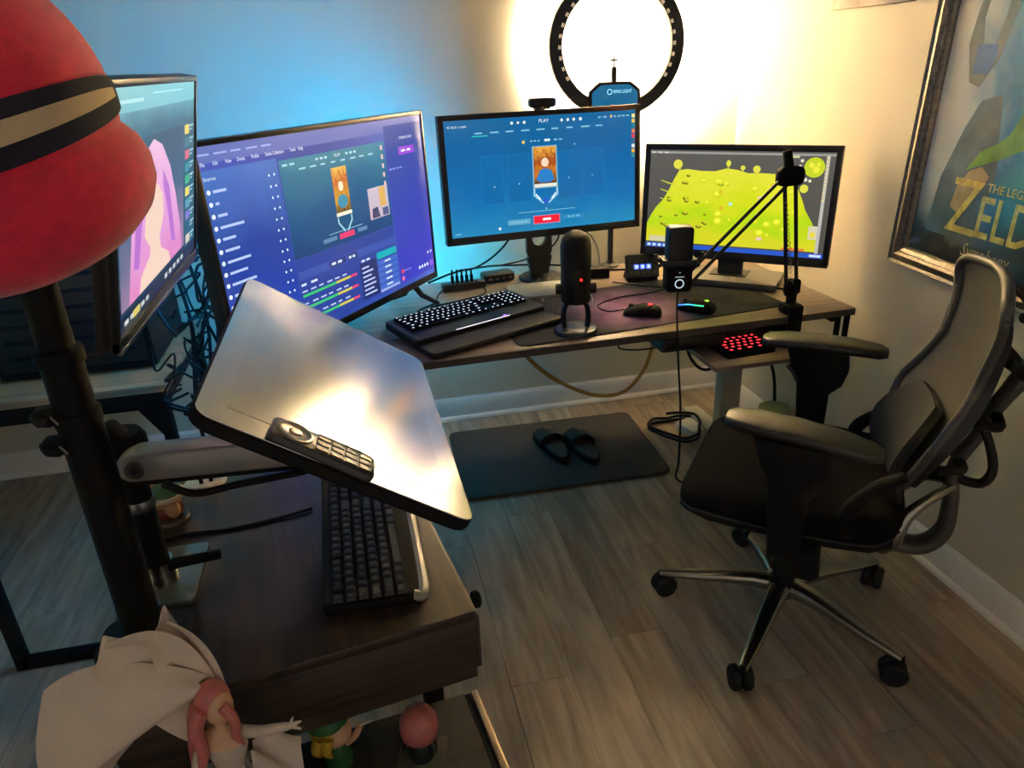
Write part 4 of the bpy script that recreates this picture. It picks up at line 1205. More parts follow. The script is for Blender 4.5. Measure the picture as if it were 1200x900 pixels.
def cable(name, label, pts, r, m, n=8, group=None, seg=7):
    o = MB().tube(cat(pts, n), r, seg).build(name, m, smooth=80)
    return tag(o, label, 'cable', group)
cable('hanging_cable', 'thick tan cable looping down from below the middle of the desk', [(-1.13, -0.62, 0.668), (-1.10, -0.60, 0.60), (-1.06, -0.58, 0.50), (-0.95, -0.56, 0.385), (-0.80, -0.55, 0.297), (-0.68, -0.55, 0.292), (-0.60, -0.55, 0.37), (-0.565, -0.55, 0.48), (-0.55, -0.56, 0.665)], 0.0075, M_yellowcable)
cable('hanging_cable', 'thin black cable drooping below the left part of the desk', [(-1.33, -0.70, 0.668), (-1.29, -0.70, 0.60), (-1.25, -0.70, 0.575), (-1.20, -0.70, 0.60), (-1.17, -0.70, 0.668)], 0.0022, M_cable)
cable('hanging_cable', 'black cable with inline connector hanging below the control box', [(-0.60, -0.60, 0.665), (-0.67, -0.60, 0.56), (-0.72, -0.60, 0.505), (-0.69, -0.60, 0.485), (-0.60, -0.60, 0.478), (-0.50, -0.60, 0.49), (-0.43, -0.60, 0.55), (-0.41, -0.60, 0.665)], 0.0032, M_cable)
cable('hanging_cable', 'thick black cable dropping from the desk to the floor behind the pale leg', [(-0.43, -0.55, 0.66), (-0.425, -0.52, 0.50), (-0.37, -0.48, 0.36), (-0.27, -0.44, 0.29), (-0.15, -0.44, 0.37), (-0.03, -0.50, 0.30), (-0.035, -0.55, 0.05), (-0.10, -0.5, 0.008)], 0.0065, M_cable)
lpz = []
for k in range(26):
    a = 2 * PI * k / 11.0
    rr = 0.105 + 0.018 * math.sin(k * 1.7)
    lpz.append((-0.375 + rr * 1.0 * math.cos(a), -0.40 + rr * math.sin(a), 0.01 + 0.0075 * (k // 5)))
cable('coiled_cable', 'loose coil of thick black cable on the floor beside the pale desk leg', lpz, 0.0062, M_cable, 4)
cable('microphone_cable', 'thin black cable hanging straight down from the boom microphone', [(-0.70, -1.03, 0.842), (-0.715, -1.06, 0.80), (-0.742, -1.13, 0.74), (-0.765, -1.20, 0.66), (-0.785, -1.27, 0.56), (-0.808, -1.325, 0.44), (-0.822, -1.345, 0.40), (-0.79, -1.36, 0.385), (-0.74, -1.37, 0.392), (-0.68, -1.40, 0.40)], 0.003, M_cable)
cable('desk_cable', 'black cable running along the desk back below the middle monitor', [(-1.36, -0.30, 0.72), (-1.25, -0.26, 0.74), (-1.12, -0.20, 0.735), (-1.0, -0.16, 0.72), (-0.9, -0.15, 0.71), (-0.78, -0.20, 0.706), (-0.66, -0.30, 0.704), (-0.5, -0.33, 0.704)], 0.004, M_cable)
cable('desk_cable', 'black cable sagging from the middle monitor towards the hubs', [(-0.98, -0.27, 0.99), (-1.02, -0.23, 0.86), (-1.08, -0.20, 0.78), (-1.17, -0.24, 0.745), (-1.24, -0.28, 0.75)], 0.004, M_cable)
cable('desk_cable', 'second black cable crossing behind the monitor stand', [(-0.86, -0.25, 0.99), (-0.82, -0.20, 0.88), (-0.84, -0.17, 0.79), (-0.95, -0.16, 0.74), (-1.06, -0.20, 0.735)], 0.0035, M_cable)
cable('desk_cable', 'pale cable arching beside the desk microphone', [(-0.82, -0.55, 0.706), (-0.82, -0.42, 0.72), (-0.80, -0.30, 0.78), (-0.74, -0.26, 0.85), (-0.70, -0.28, 0.80), (-0.705, -0.34, 0.735)], 0.0035, M_cablew)
cable('desk_cable', 'pale cable plugged into the desk microphone base', [(-0.985, -0.85, 0.82), (-0.93, -0.80, 0.77), (-0.885, -0.74, 0.712), (-0.84, -0.66, 0.7055), (-0.82, -0.56, 0.7055)], 0.003, M_cablew)
cable('desk_cable', 'thin black cable wandering from the big left screen over the desk', [(-1.52, -0.72, 0.705), (-1.46, -0.68, 0.712), (-1.42, -0.58, 0.708), (-1.36, -0.50, 0.702), (-1.34, -0.42, 0.702), (-1.30, -0.36, 0.72)], 0.0028, M_cable)
cable('desk_cable', 'black cable from the left hub curling to the keyboard', [(-1.19, -0.36, 0.73), (-1.17, -0.44, 0.704), (-1.26, -0.50, 0.703), (-1.38, -0.55, 0.703), (-1.33, -0.62, 0.703), (-1.27, -0.60, 0.71), (-1.235, -0.63, 0.72)], 0.0028, M_cable)
cable('mouse_cable', 'thin black cable of the red-marked mouse looping on the desk', [(-0.785, -0.822, 0.717), (-0.83, -0.79, 0.706), (-0.84, -0.72, 0.7052), (-0.75, -0.66, 0.7052), (-0.62, -0.64, 0.7052), (-0.55, -0.60, 0.7045), (-0.62, -0.55, 0.7045), (-0.7, -0.47, 0.7045)], 0.002, M_cable)
cable('monitor_cable', 'black cable leaving the right monitor foot towards the desk edge', [(-0.20, -0.70, 0.70), (-0.17, -0.76, 0.7015), (-0.20, -0.84, 0.7015), (-0.25, -0.90, 0.72), (-0.28, -0.945, 0.75)], 0.003, M_cable)

# ================================================================ WALL PICTURES (right wall; local x = along the wall away from the corner, y = out of the wall reversed)
WR = Matrix(((0, 0, -1, 0), (-1, 0, 0, 0), (0, 1, 0, 0), (0, 0, 0, 1)))   # flat (x, y) -> on the right wall, facing -x
pf = thing('framed_poster', 'large poster with gold lettering in an ornate silver frame on the right wall', 'poster', (-0.003, -1.045, 0.861), rot=(R_(2.2), 0, 0))
PWd, PHt, FWd = 0.78, 1.06, 0.058
def fr_bar(a, b, n0, n1):
    prf = [(0, 0), (0, 0.022), (0.006, 0.030), (0.014, 0.026), (0.022, 0.032), (0.034, 0.036), (0.042, 0.028), (0.05, 0.024), (FWd, 0.014), (FWd, 0)]
    v = []
    for e, nn in ((a, n0), (b, n1)):
        for d, h in prf: v.append((e[0] + nn[0] * d, e[1] + nn[1] * d, h))
    q = len(prf)
    f = [(i, (i + 1) % q, q + (i + 1) % q, q + i) for i in range(q)] + [tuple(range(q)), tuple(range(q, 2 * q))]
    bb = MB().raw(v, f, WR)
    return bb
cn = [((0, 0), (1, 1)), ((PWd, 0), (-1, 1)), ((PWd, PHt), (-1, -1)), ((0, PHt), (1, -1))]
for i in range(4):
    fr_bar(cn[i][0], cn[(i + 1) % 4][0], cn[i][1], cn[(i + 1) % 4][1]).build('frame_bar', M_silverframe, pf, smooth=40)
bd = MB().tube([WR @ Vector((FWd * 0.72 + (PWd - FWd * 1.44) * (i / 90), FWd * 0.72, 0.026)) for i in range(91)], [0.0045 if i % 2 else 0.0025 for i in range(91)], 6)
bd.build('beading', M_silverframe, pf, smooth=60)
bd = MB().tube([WR @ Vector((FWd * 0.72, FWd * 0.72 + (PHt - FWd * 1.44) * (i / 120), 0.026)) for i in range(121)], [0.0045 if i % 2 else 0.0025 for i in range(121)], 6)
bd.build('beading', M_silverframe, pf, smooth=60)
m, n, l, p = nt('poster_print')
tc = n.new('ShaderNodeTexCoord'); sp = n.new('ShaderNodeSeparateXYZ'); l.new(tc.outputs['Object'], sp.inputs[0])
nz = n.new('ShaderNodeTexNoise'); nz.inputs['Scale'].default_value = 4.5; nz.inputs['Detail'].default_value = 6; nz.inputs['Distortion'].default_value = 1.2
l.new(tc.outputs['Object'], nz.inputs['Vector'])
# left to right: pale sky, slate, deep blue with green light
ma = n.new('ShaderNodeMath'); ma.operation = 'MULTIPLY_ADD'; l.new(nz.outputs['Fac'], ma.inputs[0]); ma.inputs[1].default_value = 0.30; l.new(sp.outputs['Y'], ma.inputs[2])
# Y runs negative away from the corner
mp = n.new('ShaderNodeMapRange'); mp.inputs['From Min'].default_value = 0.10; mp.inputs['From Max'].default_value = -0.35
l.new(ma.outputs[0], mp.inputs['Value'])
cr = n.new('ShaderNodeValToRGB'); els = cr.color_ramp.elements
for _ in range(4): els.new(0.5)
for e, (a, c) in zip(els, [(0.0, (236, 226, 206)), (0.28, (196, 208, 208)), (0.42, (120, 164, 190)), (0.55, (60, 128, 176)), (0.75, (70, 156, 166)), (1.0, (40, 100, 140))]):
    e.position = a; e.color = lin(c)
l.new(mp.outputs[0], cr.inputs['Fac'])
# dark ground rising from the bottom
mz = n.new('ShaderNodeMath'); mz.operation = 'MULTIPLY_ADD'; l.new(nz.outputs['Fac'], mz.inputs[0]); mz.inputs[1].default_value = 0.25; l.new(sp.outputs['Z'], mz.inputs[2])
mg = n.new('ShaderNodeMapRange'); mg.inputs['From Min'].default_value = 0.22; mg.inputs['From Max'].default_value = 0.36; mg.inputs['To Min'].default_value = 1; mg.inputs['To Max'].default_value = 0
l.new(mz.outputs[0], mg.inputs['Value'])
mx = n.new('ShaderNodeMix'); mx.data_type = 'RGBA'; l.new(mg.outputs[0], mx.inputs[0]); l.new(cr.outputs['Color'], mx.inputs[6]); mx.inputs[7].default_value = lin((44, 44, 42))
l.new(mx.outputs[2], p.inputs['Base Color']); p.inputs['Roughness'].default_value = 0.5
MB().box((PWd / 2, PHt / 2, 0.005), (PWd - 2 * FWd + 0.01, PHt - 2 * FWd + 0.01, 0.004), M=WR).build('print', m, pf)
def pshape(pts, mm, lv, nm):
    MB().prism(pts, 0.0072 + 0.0003 * lv, 0.0074 + 0.0003 * lv, M=WR).build(nm, mm, pf)
# plain shapes in the picture's colours
bl = mat('print_slate', (96, 112, 116), 0.5, var=0.3, scale=14)
pshape([(0.105, 0.12), (0.12, 0.27), (0.165, 0.40), (0.20, 0.47), (0.26, 0.49), (0.30, 0.30), (0.28, 0.12)], bl, 0, 'printed_shape')
pshape([(0.118, 0.60), (0.135, 0.74), (0.17, 0.88), (0.19, 0.88), (0.165, 0.75), (0.15, 0.66), (0.165, 0.60), (0.20, 0.60), (0.215, 0.66), (0.225, 0.80), (0.245, 0.88), (0.27, 0.88), (0.25, 0.70), (0.225, 0.57), (0.18, 0.50), (0.145, 0.51)], bl, 0, 'printed_shape')
pshape([(0.148, 0.53), (0.20, 0.53), (0.215, 0.575), (0.21, 0.60), (0.15, 0.60)], mat('print_blue', (44, 92, 160), 0.5, var=0.3, scale=20), 1, 'printed_shape')
pshape([(0.20, 0.30), (0.235, 0.35), (0.28, 0.375), (0.31, 0.40), (0.34, 0.46), (0.55, 0.42), (0.55, 0.33), (0.44, 0.37), (0.36, 0.37), (0.30, 0.34)], mat('print_green', (120, 168, 76), 0.5, var=0.3, scale=14), 1, 'printed_shape')
pshape([(0.175, 0.20), (0.185, 0.26), (0.215, 0.30), (0.25, 0.315), (0.28, 0.295), (0.26, 0.25), (0.225, 0.215), (0.20, 0.19)], mat('print_tan', (190, 168, 118), 0.5, var=0.2, scale=20), 2, 'printed_shape')
gold = mat('print_gold', (240, 210, 110), 0.4, var=0.35, scale=40)
text('THE LEGEND OF', 0.030, gold, 'lettering', pf, WR @ Matrix.Translation((0.285, 0.268, 0.0085)), 'LEFT', 0.0002, sx=0.95)
text('Z', 0.205, gold, 'lettering', pf, WR @ Matrix.Translation((0.170, 0.200, 0.0085)), 'LEFT', 0.0002, sx=0.82)
text('ELDA', 0.150, gold, 'lettering', pf, WR @ Matrix.Translation((0.270, 0.188, 0.0085)), 'LEFT', 0.0002, sx=0.70, bold=0.0015)
text('Symphony', 0.050, mat('print_pale_gold', (196, 190, 140), 0.4), 'lettering', pf, WR @ Matrix.Translation((0.245, 0.100, 0.0085)), 'LEFT', 0.0002, shear=0.35, sx=0.75)
MG, n, l, p = nt('picture_glass')
p.inputs['Base Color'].default_value = (1, 1, 1, 1); p.inputs['Roughness'].default_value = 0.03; p.inputs['Transmission Weight'].default_value = 1.0; p.inputs['IOR'].default_value = 1.45
out = n['Material Output']; tr = n.new('ShaderNodeBsdfTransparent'); gl = n.new('ShaderNodeBsdfGlossy'); gl.inputs['Roughness'].default_value = 0.05
fz = n.new('ShaderNodeFresnel'); fz.inputs['IOR'].default_value = 1.5; ms = n.new('ShaderNodeMixShader')
gm = n.new('ShaderNodeNewGeometry'); iv = n.new('ShaderNodeMath'); iv.operation = 'SUBTRACT'; iv.inputs[0].default_value = 1.0; l.new(gm.outputs['Backfacing'], iv.inputs[1])
mf = n.new('ShaderNodeMath'); mf.operation = 'MULTIPLY'; l.new(iv.outputs[0], mf.inputs[0]); l.new(fz.outputs[0], mf.inputs[1])
l.new(mf.outputs[0], ms.inputs[0]); l.new(tr.outputs[0], ms.inputs[1]); l.new(gl.outputs[0], ms.inputs[2]); l.new(ms.outputs[0], out.inputs['Surface'])
MB().box((PWd / 2, PHt / 2, 0.0115), (PWd - 2 * FWd + 0.008, PHt - 2 * FWd + 0.008, 0.002), M=WR).build('glass_pane', MG, pf)
o = MB().box((-0.011, -0.775, 1.80), (0.02, 0.36, 0.46), 0.002).build('canvas_picture', mat('grey_canvas_print', (150, 140, 126), 0.7, var=0.35, scale=9))
tag(o, 'grey canvas picture high on the right wall above the right monitor', 'picture')

# ================================================================ NEAR TABLE (left foreground)
NZ = 0.72
nr = R_(9)
nt_ = thing('drawer_table', 'dark brown wood table with a deep drawer in the left foreground', 'table', (-1.49, -2.094, 0), nr)
TW, TD = 0.50, 0.62
MB().box((-TW / 2, TD / 2, NZ - 0.009), (TW, TD, 0.018), 0.002).build('tabletop', M_near, nt_)
MB().box((-TW / 2, TD / 2 + 0.001, NZ - 0.0745), (TW - 0.004, TD - 0.004, 0.112), 0.002).build('drawer_case', M_near_x, nt_)
dr = MB().box((0.004, TD / 2, NZ - 0.074), (0.012, TD - 0.03, 0.10), 0.002).build('drawer_front', M_near, nt_)
MB().lathe([(0.006, 0), (0.006, 0.012), (0.014, 0.016), (0.015, 0.024), (0.010, 0.028)], (0, 0, 0), 16, M=Matrix.Translation((0.010, 0.10, NZ - 0.066)) @ Matrix.Rotation(R_(90), 4, 'Y')).build('knob', M_blackm, dr)
for lx, ly in ((-0.035, 0.21), (-TW + 0.035, 0.21), (-0.035, TD - 0.03), (-TW + 0.035, TD - 0.03)):
    MB().box((lx, ly, (NZ - 0.13) / 2), (0.035, 0.035, NZ - 0.13), 0.003).build('leg', M_blackmet, nt_)

# ---- low display shelf in front of the table
ds = thing('display_shelf', 'low dark wooden display shelf with a pale metal edge strip holding figurines', 'shelf', (-1.503, -1.985, 0), R_(7.6))
SZ = 0.45
M_shelf = wood('dark_shelf_laminate', (26, 22, 19), (40, 33, 28), 'X', 0.75, 14, 4, 0.02)
MB().box((-0.40, -0.20, SZ - 0.011), (0.79, 0.40, 0.022), 0.002).build('shelf_top', M_shelf, ds)
MB().box((0.013, -0.20, SZ - 0.016), (0.012, 0.40, 0.032), 0.001).build('edge_strip', mat('pale_bronze_strip', (148, 128, 104), 0.35, 0.5), ds)
MB().box((-0.001, -0.20, SZ - 0.020), (0.012, 0.40, 0.03)).build('edge_gap', M_blackm, ds)
MB().box((-0.40, -0.20, 0.08), (0.77, 0.38, 0.018), 0.002).build('lower_shelf', M_shelf, ds)
for lx, ly in ((-0.02, -0.02), (-0.02, -0.38), (-0.78, -0.02), (-0.78, -0.38)):
    MB().box((lx, ly, (SZ - 0.022) / 2), (0.025, 0.025, SZ - 0.022), 0.002).build('post', M_blackmet, ds)

# ---- second keyboard on the near table, its front edge towards the right
k2 = thing('office_keyboard', 'black keyboard with a pale front rim on the near table under the pen display', 'keyboard', (-1.640, -1.835, NZ), R_(91.5))
KT2 = Matrix.Rotation(R_(3), 4, 'X')
MB().rbox((0, 0, 0.011), (0.445, 0.148, 0.016), 0.010, 0.003, M=KT2).build('case', M_blackm, k2)
MB().tube(cat([(-0.215, -0.060, 0.011), (-0.21, -0.074, 0.010), (-0.1, -0.078, 0.010), (0.1, -0.078, 0.010), (0.21, -0.074, 0.010), (0.215, -0.06, 0.011)], 5), 0.0075, 8, flat=1.2).build('front_rim', mat('pale_rim_plastic', (150, 148, 136), 0.35), k2)
km2 = key_maker(M_black, mat('key_legend_print', (64, 70, 66), 0.5), gap=0.0032, h=0.0055, lg=0.3)
keys_grid(k2, KT2, KR, km2, -0.217, 0.052, 0.0187, 0.0195)

# ---- monitor pole clamped to the table
pl = thing('monitor_pole', 'tall thick black pole standing on the near table under the red cap', 'pole', (-1.958, -2.03, NZ))
b = MB().lathe([(0.026, 0.018), (0.026, 0.36), (0.024, 0.362), (0.024, 0.44), (0.0205, 0.442), (0.0205, 0.60)], (0, 0, 0), 28)
b.build('shaft', M_blackmet, pl, smooth=40)
for z in (0.36, 0.44):
    MB().lathe([(0.0205, z - 0.012), (0.0275, z - 0.010), (0.0275, z + 0.006), (0.022, z + 0.010)], (0, 0, 0), 28).build('collar', M_blackm, pl, smooth=40)
MB().rbox((0.005, -0.012, 0.009), (0.125, 0.10, 0.018), 0.03, 0.004).build('base', M_blackmet, pl)
text('VIVO', 0.016, mat('grey_print', (84, 84, 86), 0.5), 'lettering', pl, Matrix.Translation((0.046, -0.01, 0.0185)) @ Matrix.Rotation(R_(-80), 4, 'Z'), 'CENTER', 0.0002)
for z in (0.365, 0.325):
    c = MB().box((-0.030, -0.008, z), (0.026, 0.022, 0.022), 0.004); c.tube(cat([(-0.02, -0.03, z), (-0.034, -0.024, z), (-0.045, -0.006, z)], 4), 0.006, 8)
    c.build('cable_clip', M_blackm, pl)
    MB().tube([(-0.020, -0.026, z + 0.006), (-0.012, -0.029, z - 0.004)], 0.0016, 6).build('clip_screw', M_steel, pl)
ar = MB().tube(cat([(0, 0, 0.575), (-0.03, 0.16, 0.572), (-0.035, 0.30, 0.57), (-0.02, 0.415, 0.566)], 6), 0.017, 10); ar.build('monitor_arm', M_blackmet, pl)
MB().box((0.012, 0.42, 0.566), (0.012, 0.10, 0.10), 0.003).build('mount_plate', M_blackmet, pl)

# ---- left monitor on the pole, tipped forward
m1 = thing('computer_monitor', 'tilted monitor at the far left behind the red cap showing a pink-haired portrait', 'monitor', (-1.900, -1.610, 1.285), rot=(0, 0, R_(90)))
M1 = Matrix.Rotation(R_(11.4), 4, 'X')
s1 = Screen(m1, M1, 0.606, 0.353, 0.010, 0.022, M_black, M_black, bot=0.016, top=0.010,
            screen_mat=em_grad('page_backdrop', [(0.0, (20, 34, 52)), (0.25, (38, 78, 92)), (0.8, (44, 100, 116)), (1.0, (96, 170, 180))], 'Z', 0.2, 4))
MB().box((0, -0.0045, -0.1755), (0.606, 0.006, 0.006), 0.001, M=M1).build('chin_strip', mat('silver_trim', (120, 130, 140), 0.25, 0.8), m1)
s1.rects([(0.0, 0.90, 1.0, 1.0)], em((110, 180, 186)), 1)
s1.rects([(0.05, 0.935, 0.3, 0.95), (0.4, 0.96, 0.8, 0.968)], em((170, 214, 216)), 2)
s1.rects([(0.03, 0.10, 0.80, 0.78)], em_grad('portrait_ground', [(0.0, (150, 120, 150)), (0.5, (70, 92, 116)), (1.0, (30, 74, 92))], 'Z', 0.5, 3), 2)
# soft portrait: plain falls of pink hair around a pale shape, no features
pk = em_grad('pink_fall', [(0.0, (214, 130, 180)), (0.4, (216, 150, 200)), (1.0, (226, 176, 206))], 'Z', 0.6, 4)
s1.poly([(0.10, 0.10), (0.14, 0.40), (0.22, 0.60), (0.32, 0.72), (0.40, 0.76), (0.50, 0.72), (0.60, 0.60), (0.68, 0.42), (0.74, 0.24), (0.76, 0.10)], pk, 3)
s1.poly([(0.27, 0.34), (0.29, 0.46), (0.35, 0.54), (0.43, 0.55), (0.49, 0.48), (0.50, 0.38), (0.44, 0.28), (0.46, 0.22), (0.56, 0.16), (0.58, 0.10), (0.20, 0.10), (0.22, 0.17), (0.32, 0.23), (0.33, 0.27)], em((232, 200, 176)), 4)
s1.polys([[(0.50, 0.60), (0.58, 0.50), (0.62, 0.34), (0.66, 0.18), (0.60, 0.20), (0.56, 0.36), (0.50, 0.52)], [(0.24, 0.58), (0.18, 0.44), (0.15, 0.24), (0.20, 0.22), (0.24, 0.40), (0.29, 0.54)]], em((176, 104, 190)), 5)
s1.rects([(0.82, 0.06, 0.99, 0.80)], em((44, 92, 104)), 2)
for i, c in enumerate([(226, 200, 80), (50, 120, 130), (206, 90, 110), (60, 140, 150), (70, 170, 120), (226, 206, 90), (80, 150, 170), (120, 110, 190), (40, 90, 110), (200, 190, 170)]):
    v = 0.77 - i * 0.07
    s1.rects([(0.83, v - 0.05, 0.90, v)], em(c), 3); s1.rects([(0.91, v - 0.016, 0.975, v - 0.004), (0.91, v - 0.036, 0.95, v - 0.026)], em((150, 190, 196)), 3)
s1.rects([(0.0, 0.0, 1.0, 0.075)], em((16, 26, 40)), 3)
s1.rects(dashes(0.05, 0.32, 0.045, 5, 0.022, rn) + dashes(0.5, 0.8, 0.045, 5, 0.026, rn), em((190, 196, 190)), 4)
s1.rects([(0.13, 0.028, 0.20, 0.062)], em((206, 190, 90)), 5)
MB().box((0, 0.034, 0), (0.22, 0.022, 0.16), 0.006, M=M1).build('rear_cover', M_black, m1)

# ---- monitor arm carrying the pen display
ma_ = thing('monitor_mount', 'silver and black desk arm on a square plate holding the pen display', 'monitor arm', (-1.962, -1.905, NZ))
MB().rbox((0.002, 0.012, 0.005), (0.115, 0.155, 0.010), 0.012, 0.002).build('base_plate', mat('frosted_plate', (120, 128, 122), 0.25, 0.5), ma_)
MB().lathe([(0.028, 0.010), (0.028, 0.02), (0.024, 0.03), (0.024, 0.048)], (0, 0, 0), 24).build('post_collar', M_alu, ma_)
MB().lathe([(0.020, 0.04), (0.020, 0.235)], (0, 0, 0), 24).build('post', M_blackmet, ma_)
MB().lathe([(0.0215, 0.145), (0.0225, 0.147), (0.0225, 0.160), (0.0215, 0.162)], (0, 0, 0), 24).build('post_ring', M_steel, ma_)
lv = MB().tube([(0.015, -0.005, 0.036), (0.03, -0.005, 0.040), (0.095, 0.0, 0.040)], [0.010, 0.009, 0.008], 10); lv.build('clamp_lever', M_blackm, ma_)
MB().lathe([(0.030, 0.205), (0.034, 0.21), (0.034, 0.262), (0.028, 0.272)], (0, 0, 0), 24).build('shoulder_joint', M_blackm, ma_)
MB().box((-0.012, -0.004, 0.262), (0.05, 0.035, 0.05), 0.01, rot=(0, R_(-35), 0)).build('shoulder_cap', M_blackm, ma_)
LM = Matrix.Translation((0.135, -0.042, 0.238)) @ Matrix.Rotation(R_(-4), 4, 'Z')
MB().rbox((0, 0, 0), (0.265, 0.045, 0.044), 0.020, 0.006, M=LM, axis='y').build('link', M_silver, ma_, smooth=50)
MB().box((0.0, 0.0, -0.026), (0.23, 0.030, 0.012), 0.004, M=LM).build('link_underside', M_blackm, ma_)
pv = MB().cyl((-0.107, -0.023, 0.0), (-0.107, -0.027, 0.0), 0.013, 20, M=LM).build('pivot_cap', M_steel, ma_)
MB().cyl((-0.107, -0.0265, 0.0), (-0.107, -0.0285, 0.0), 0.006, 6, M=LM).build('pivot_screw', M_dark, pv)
MB().cyl((0.262, -0.046, 0.21), (0.262, -0.046, 0.262), 0.026, 20, bev=0.004).build('elbow_joint', M_blackm, ma_)
MB().tube([(0.262, -0.046, 0.25), (0.275, 0.0, 0.268), (0.292, 0.012, 0.278)], 0.02, 10).build('wrist', M_blackm, ma_)
MB().tube(cat([(0.06, -0.065, 0.215), (0.10, -0.07, 0.195), (0.16, -0.07, 0.20), (0.24, -0.07, 0.205), (0.275, -0.05, 0.20)], 5), 0.0055, 8).build('cable_guide', M_blackm, ma_)

# ---- pen display
PDM = Matrix.Translation((-1.644, -1.894, 1.030)) @ Matrix.Rotation(R_(34.0), 4, 'Y') @ Matrix.Rotation(R_(-1.2), 4, 'X')
pd = thing('pen_display', 'large dark glossy pen display tilted on an arm over the near table, screen off', 'pen display', (-1.644, -1.894, 1.030), rot=(0, 0, 0))
pd.matrix_world = PDM
MB().rbox((0, 0, -0.008), (0.357, 0.600, 0.018), [0.03, 0.03, 0.03, 0.03], 0.005).build('housing', M_blackm, pd, smooth=50)
m, n, l, p = nt('etched_dark_glass')
p.inputs['Base Color'].default_value = lin((190, 192, 195)); p.inputs['Metallic'].default_value = 0.9; p.inputs['Roughness'].default_value = 0.15
gls = MB().prism(rrect(0.351, 0.594, 0.022), 0.0008, 0.0026, 0.0006).build('glass', m, pd, smooth=0)
m5, n, l, p = nt('display_active_area')
p.inputs['Base Color'].default_value = lin((184, 186, 189)); p.inputs['Metallic'].default_value = 0.9; p.inputs['Roughness'].default_value = 0.14
MB().box((0.0, 0.0, 0.0028), (0.285, 0.51, 0.0005)).build('active_area', m5, gls, smooth=0)
MB().rbox((0.02, 0.0, -0.026), (0.20, 0.34, 0.022), 0.03, 0.008).build('rear_cover', M_blackm, pd, smooth=50)
MB().rbox((0.155, 0.20, -0.030), (0.03, 0.06, 0.03), 0.01, 0.004).build('rear_foot', M_blackm, pd, smooth=50)
rm = thing('remote_control', 'grey key remote with a round dial resting on the near edge of the pen display', 'remote', (0, 0, 0))
rm.matrix_world = PDM @ Matrix.Translation((-0.030, -0.278, 0.0031)) @ Matrix.Rotation(R_(-4), 4, 'Z')
MB().rbox((0, 0, 0.0055), (0.128, 0.050, 0.011), 0.010, 0.003).build('body', mat('remote_grey', (70, 68, 66), 0.35, 0.3), rm, smooth=50)
MB().lathe([(0.022, 0.0108), (0.022, 0.013), (0.019, 0.0135), (0.017, 0.012), (0.008, 0.0118), (0.007, 0.0135), (0.001, 0.0138)], (-0.037, 0, 0), 32).build('dial', mat('remote_dial', (112, 108, 102), 0.28, 0.5), rm, smooth=40)
kx = MB().rbox((0, 0, 0.0118), (0.0155, 0.0105, 0.0022), 0.002, 0.0006).mesh('button', mat('remote_button', (92, 88, 84), 0.35, 0.3), 40)
for i in range(4):
    for j in range(3):
        q = link('button', kx, rm); q.location = (-0.003 + i * 0.0178, (j - 1) * 0.0135, 0)
MB().tube(cat([(-0.01, 0.021, 0.0118), (0.055, 0.021, 0.0118), (0.058, 0.0, 0.0118), (0.055, -0.021, 0.0118), (-0.01, -0.021, 0.0118)], 4), 0.0012, 6).build('button_surround', M_dark, rm)

cable('table_cable', 'thin black cable lying across the near table to the keyboard', [(-2.03, -1.80, NZ + 0.0035), (-1.95, -1.775, NZ + 0.0035), (-1.88, -1.778, NZ + 0.0035), (-1.80, -1.768, NZ + 0.0035), (-1.735, -1.752, NZ + 0.0045)], 0.003, M_cable)
wd = thing('cable_puck', 'white oval cable holder with black clips at the far end of the near table', 'cable holder', (-1.945, -1.60, NZ), R_(15))
MB().lathe([(0.040, 0), (0.042, 0.004), (0.038, 0.010), (0.001, 0.012)], (0, 0, 0), 28, sy=0.7).build('body', M_white, wd)
for dx in (-0.006, 0.012):
    MB().tube(cat([(dx, -0.012, 0.011), (dx, -0.006, 0.032), (dx + 0.006, 0.006, 0.04), (dx + 0.02, 0.014, 0.034)], 4), 0.004, 7).build('clip', M_blackm, wd)

# ---- red cap on the pole
ht = thing('red_cap', 'big red plush cap with a fat rounded brim hung on top of the black pole', 'cap', (-1.963, -2.00, 1.311), rot=(R_(14), R_(6), R_(-66)))
rings = []
for i in range(19):
    t = i / 18
    th = -0.55 + (PI / 2 + 0.55) * t
    rr = math.cos(th); zz = math.sin(th)
    ring = []
    for k in range(40):
        a = 2 * PI * k / 40
        wob = 1 + 0.010 * math.sin(4 * a + 1.0) * (1 - t)
        fx = 1.06 if math.cos(a) > 0 else 1.0
        ring.append((0.150 * rr * fx * math.cos(a) * wob + 0.006 * t, 0.150 * rr * math.sin(a) * wob, 0.125 + 0.160 * zz))
    rings.append(ring)
rings[-1] = [(0.006, 0, 0.2855)] * 40
MB().loft(rings, cap=False).build('crown', M_red, ht, smooth=80)
g = []
for i in range(33):
    a = -1.9 + 3.8 * i / 32
    k = max(0.0, math.cos(a * 0.80)) ** 0.6
    row = []
    base = Vector((0.112 * math.cos(a), 0.110 * math.sin(a), 0.052 - 0.022 * k))
    outd = Vector((math.cos(a), math.sin(a), 0))
    for j in range(16):
        b = 2 * PI * j / 16
        er = 0.020 + 0.038 * k; ez = 0.022 + 0.042 * k
        row.append(base + outd * (0.006 * k + er * math.cos(b)) + Vector((0, 0, ez * math.sin(b))))
    g.append(row)
MB().loft(g).build('brim', M_red, ht, smooth=80)
def crown_pt(a, zz, k=1.012):
    rr = math.sqrt(max(0, 1 - zz * zz)) * k
    fx = 1.06 if math.cos(a) > 0 else 1.0
    return (0.150 * rr * fx * math.cos(a) + 0.002, 0.150 * rr * math.sin(a), 0.125 + 0.160 * zz)
g = [[crown_pt(-1.45 + 2.9 * i / 24, -0.22 + 0.36 * j / 4 * max(0.2, math.cos((-1.45 + 2.9 * i / 24) * 0.95)) ** 0.5) for j in range(5)] for i in range(25)]
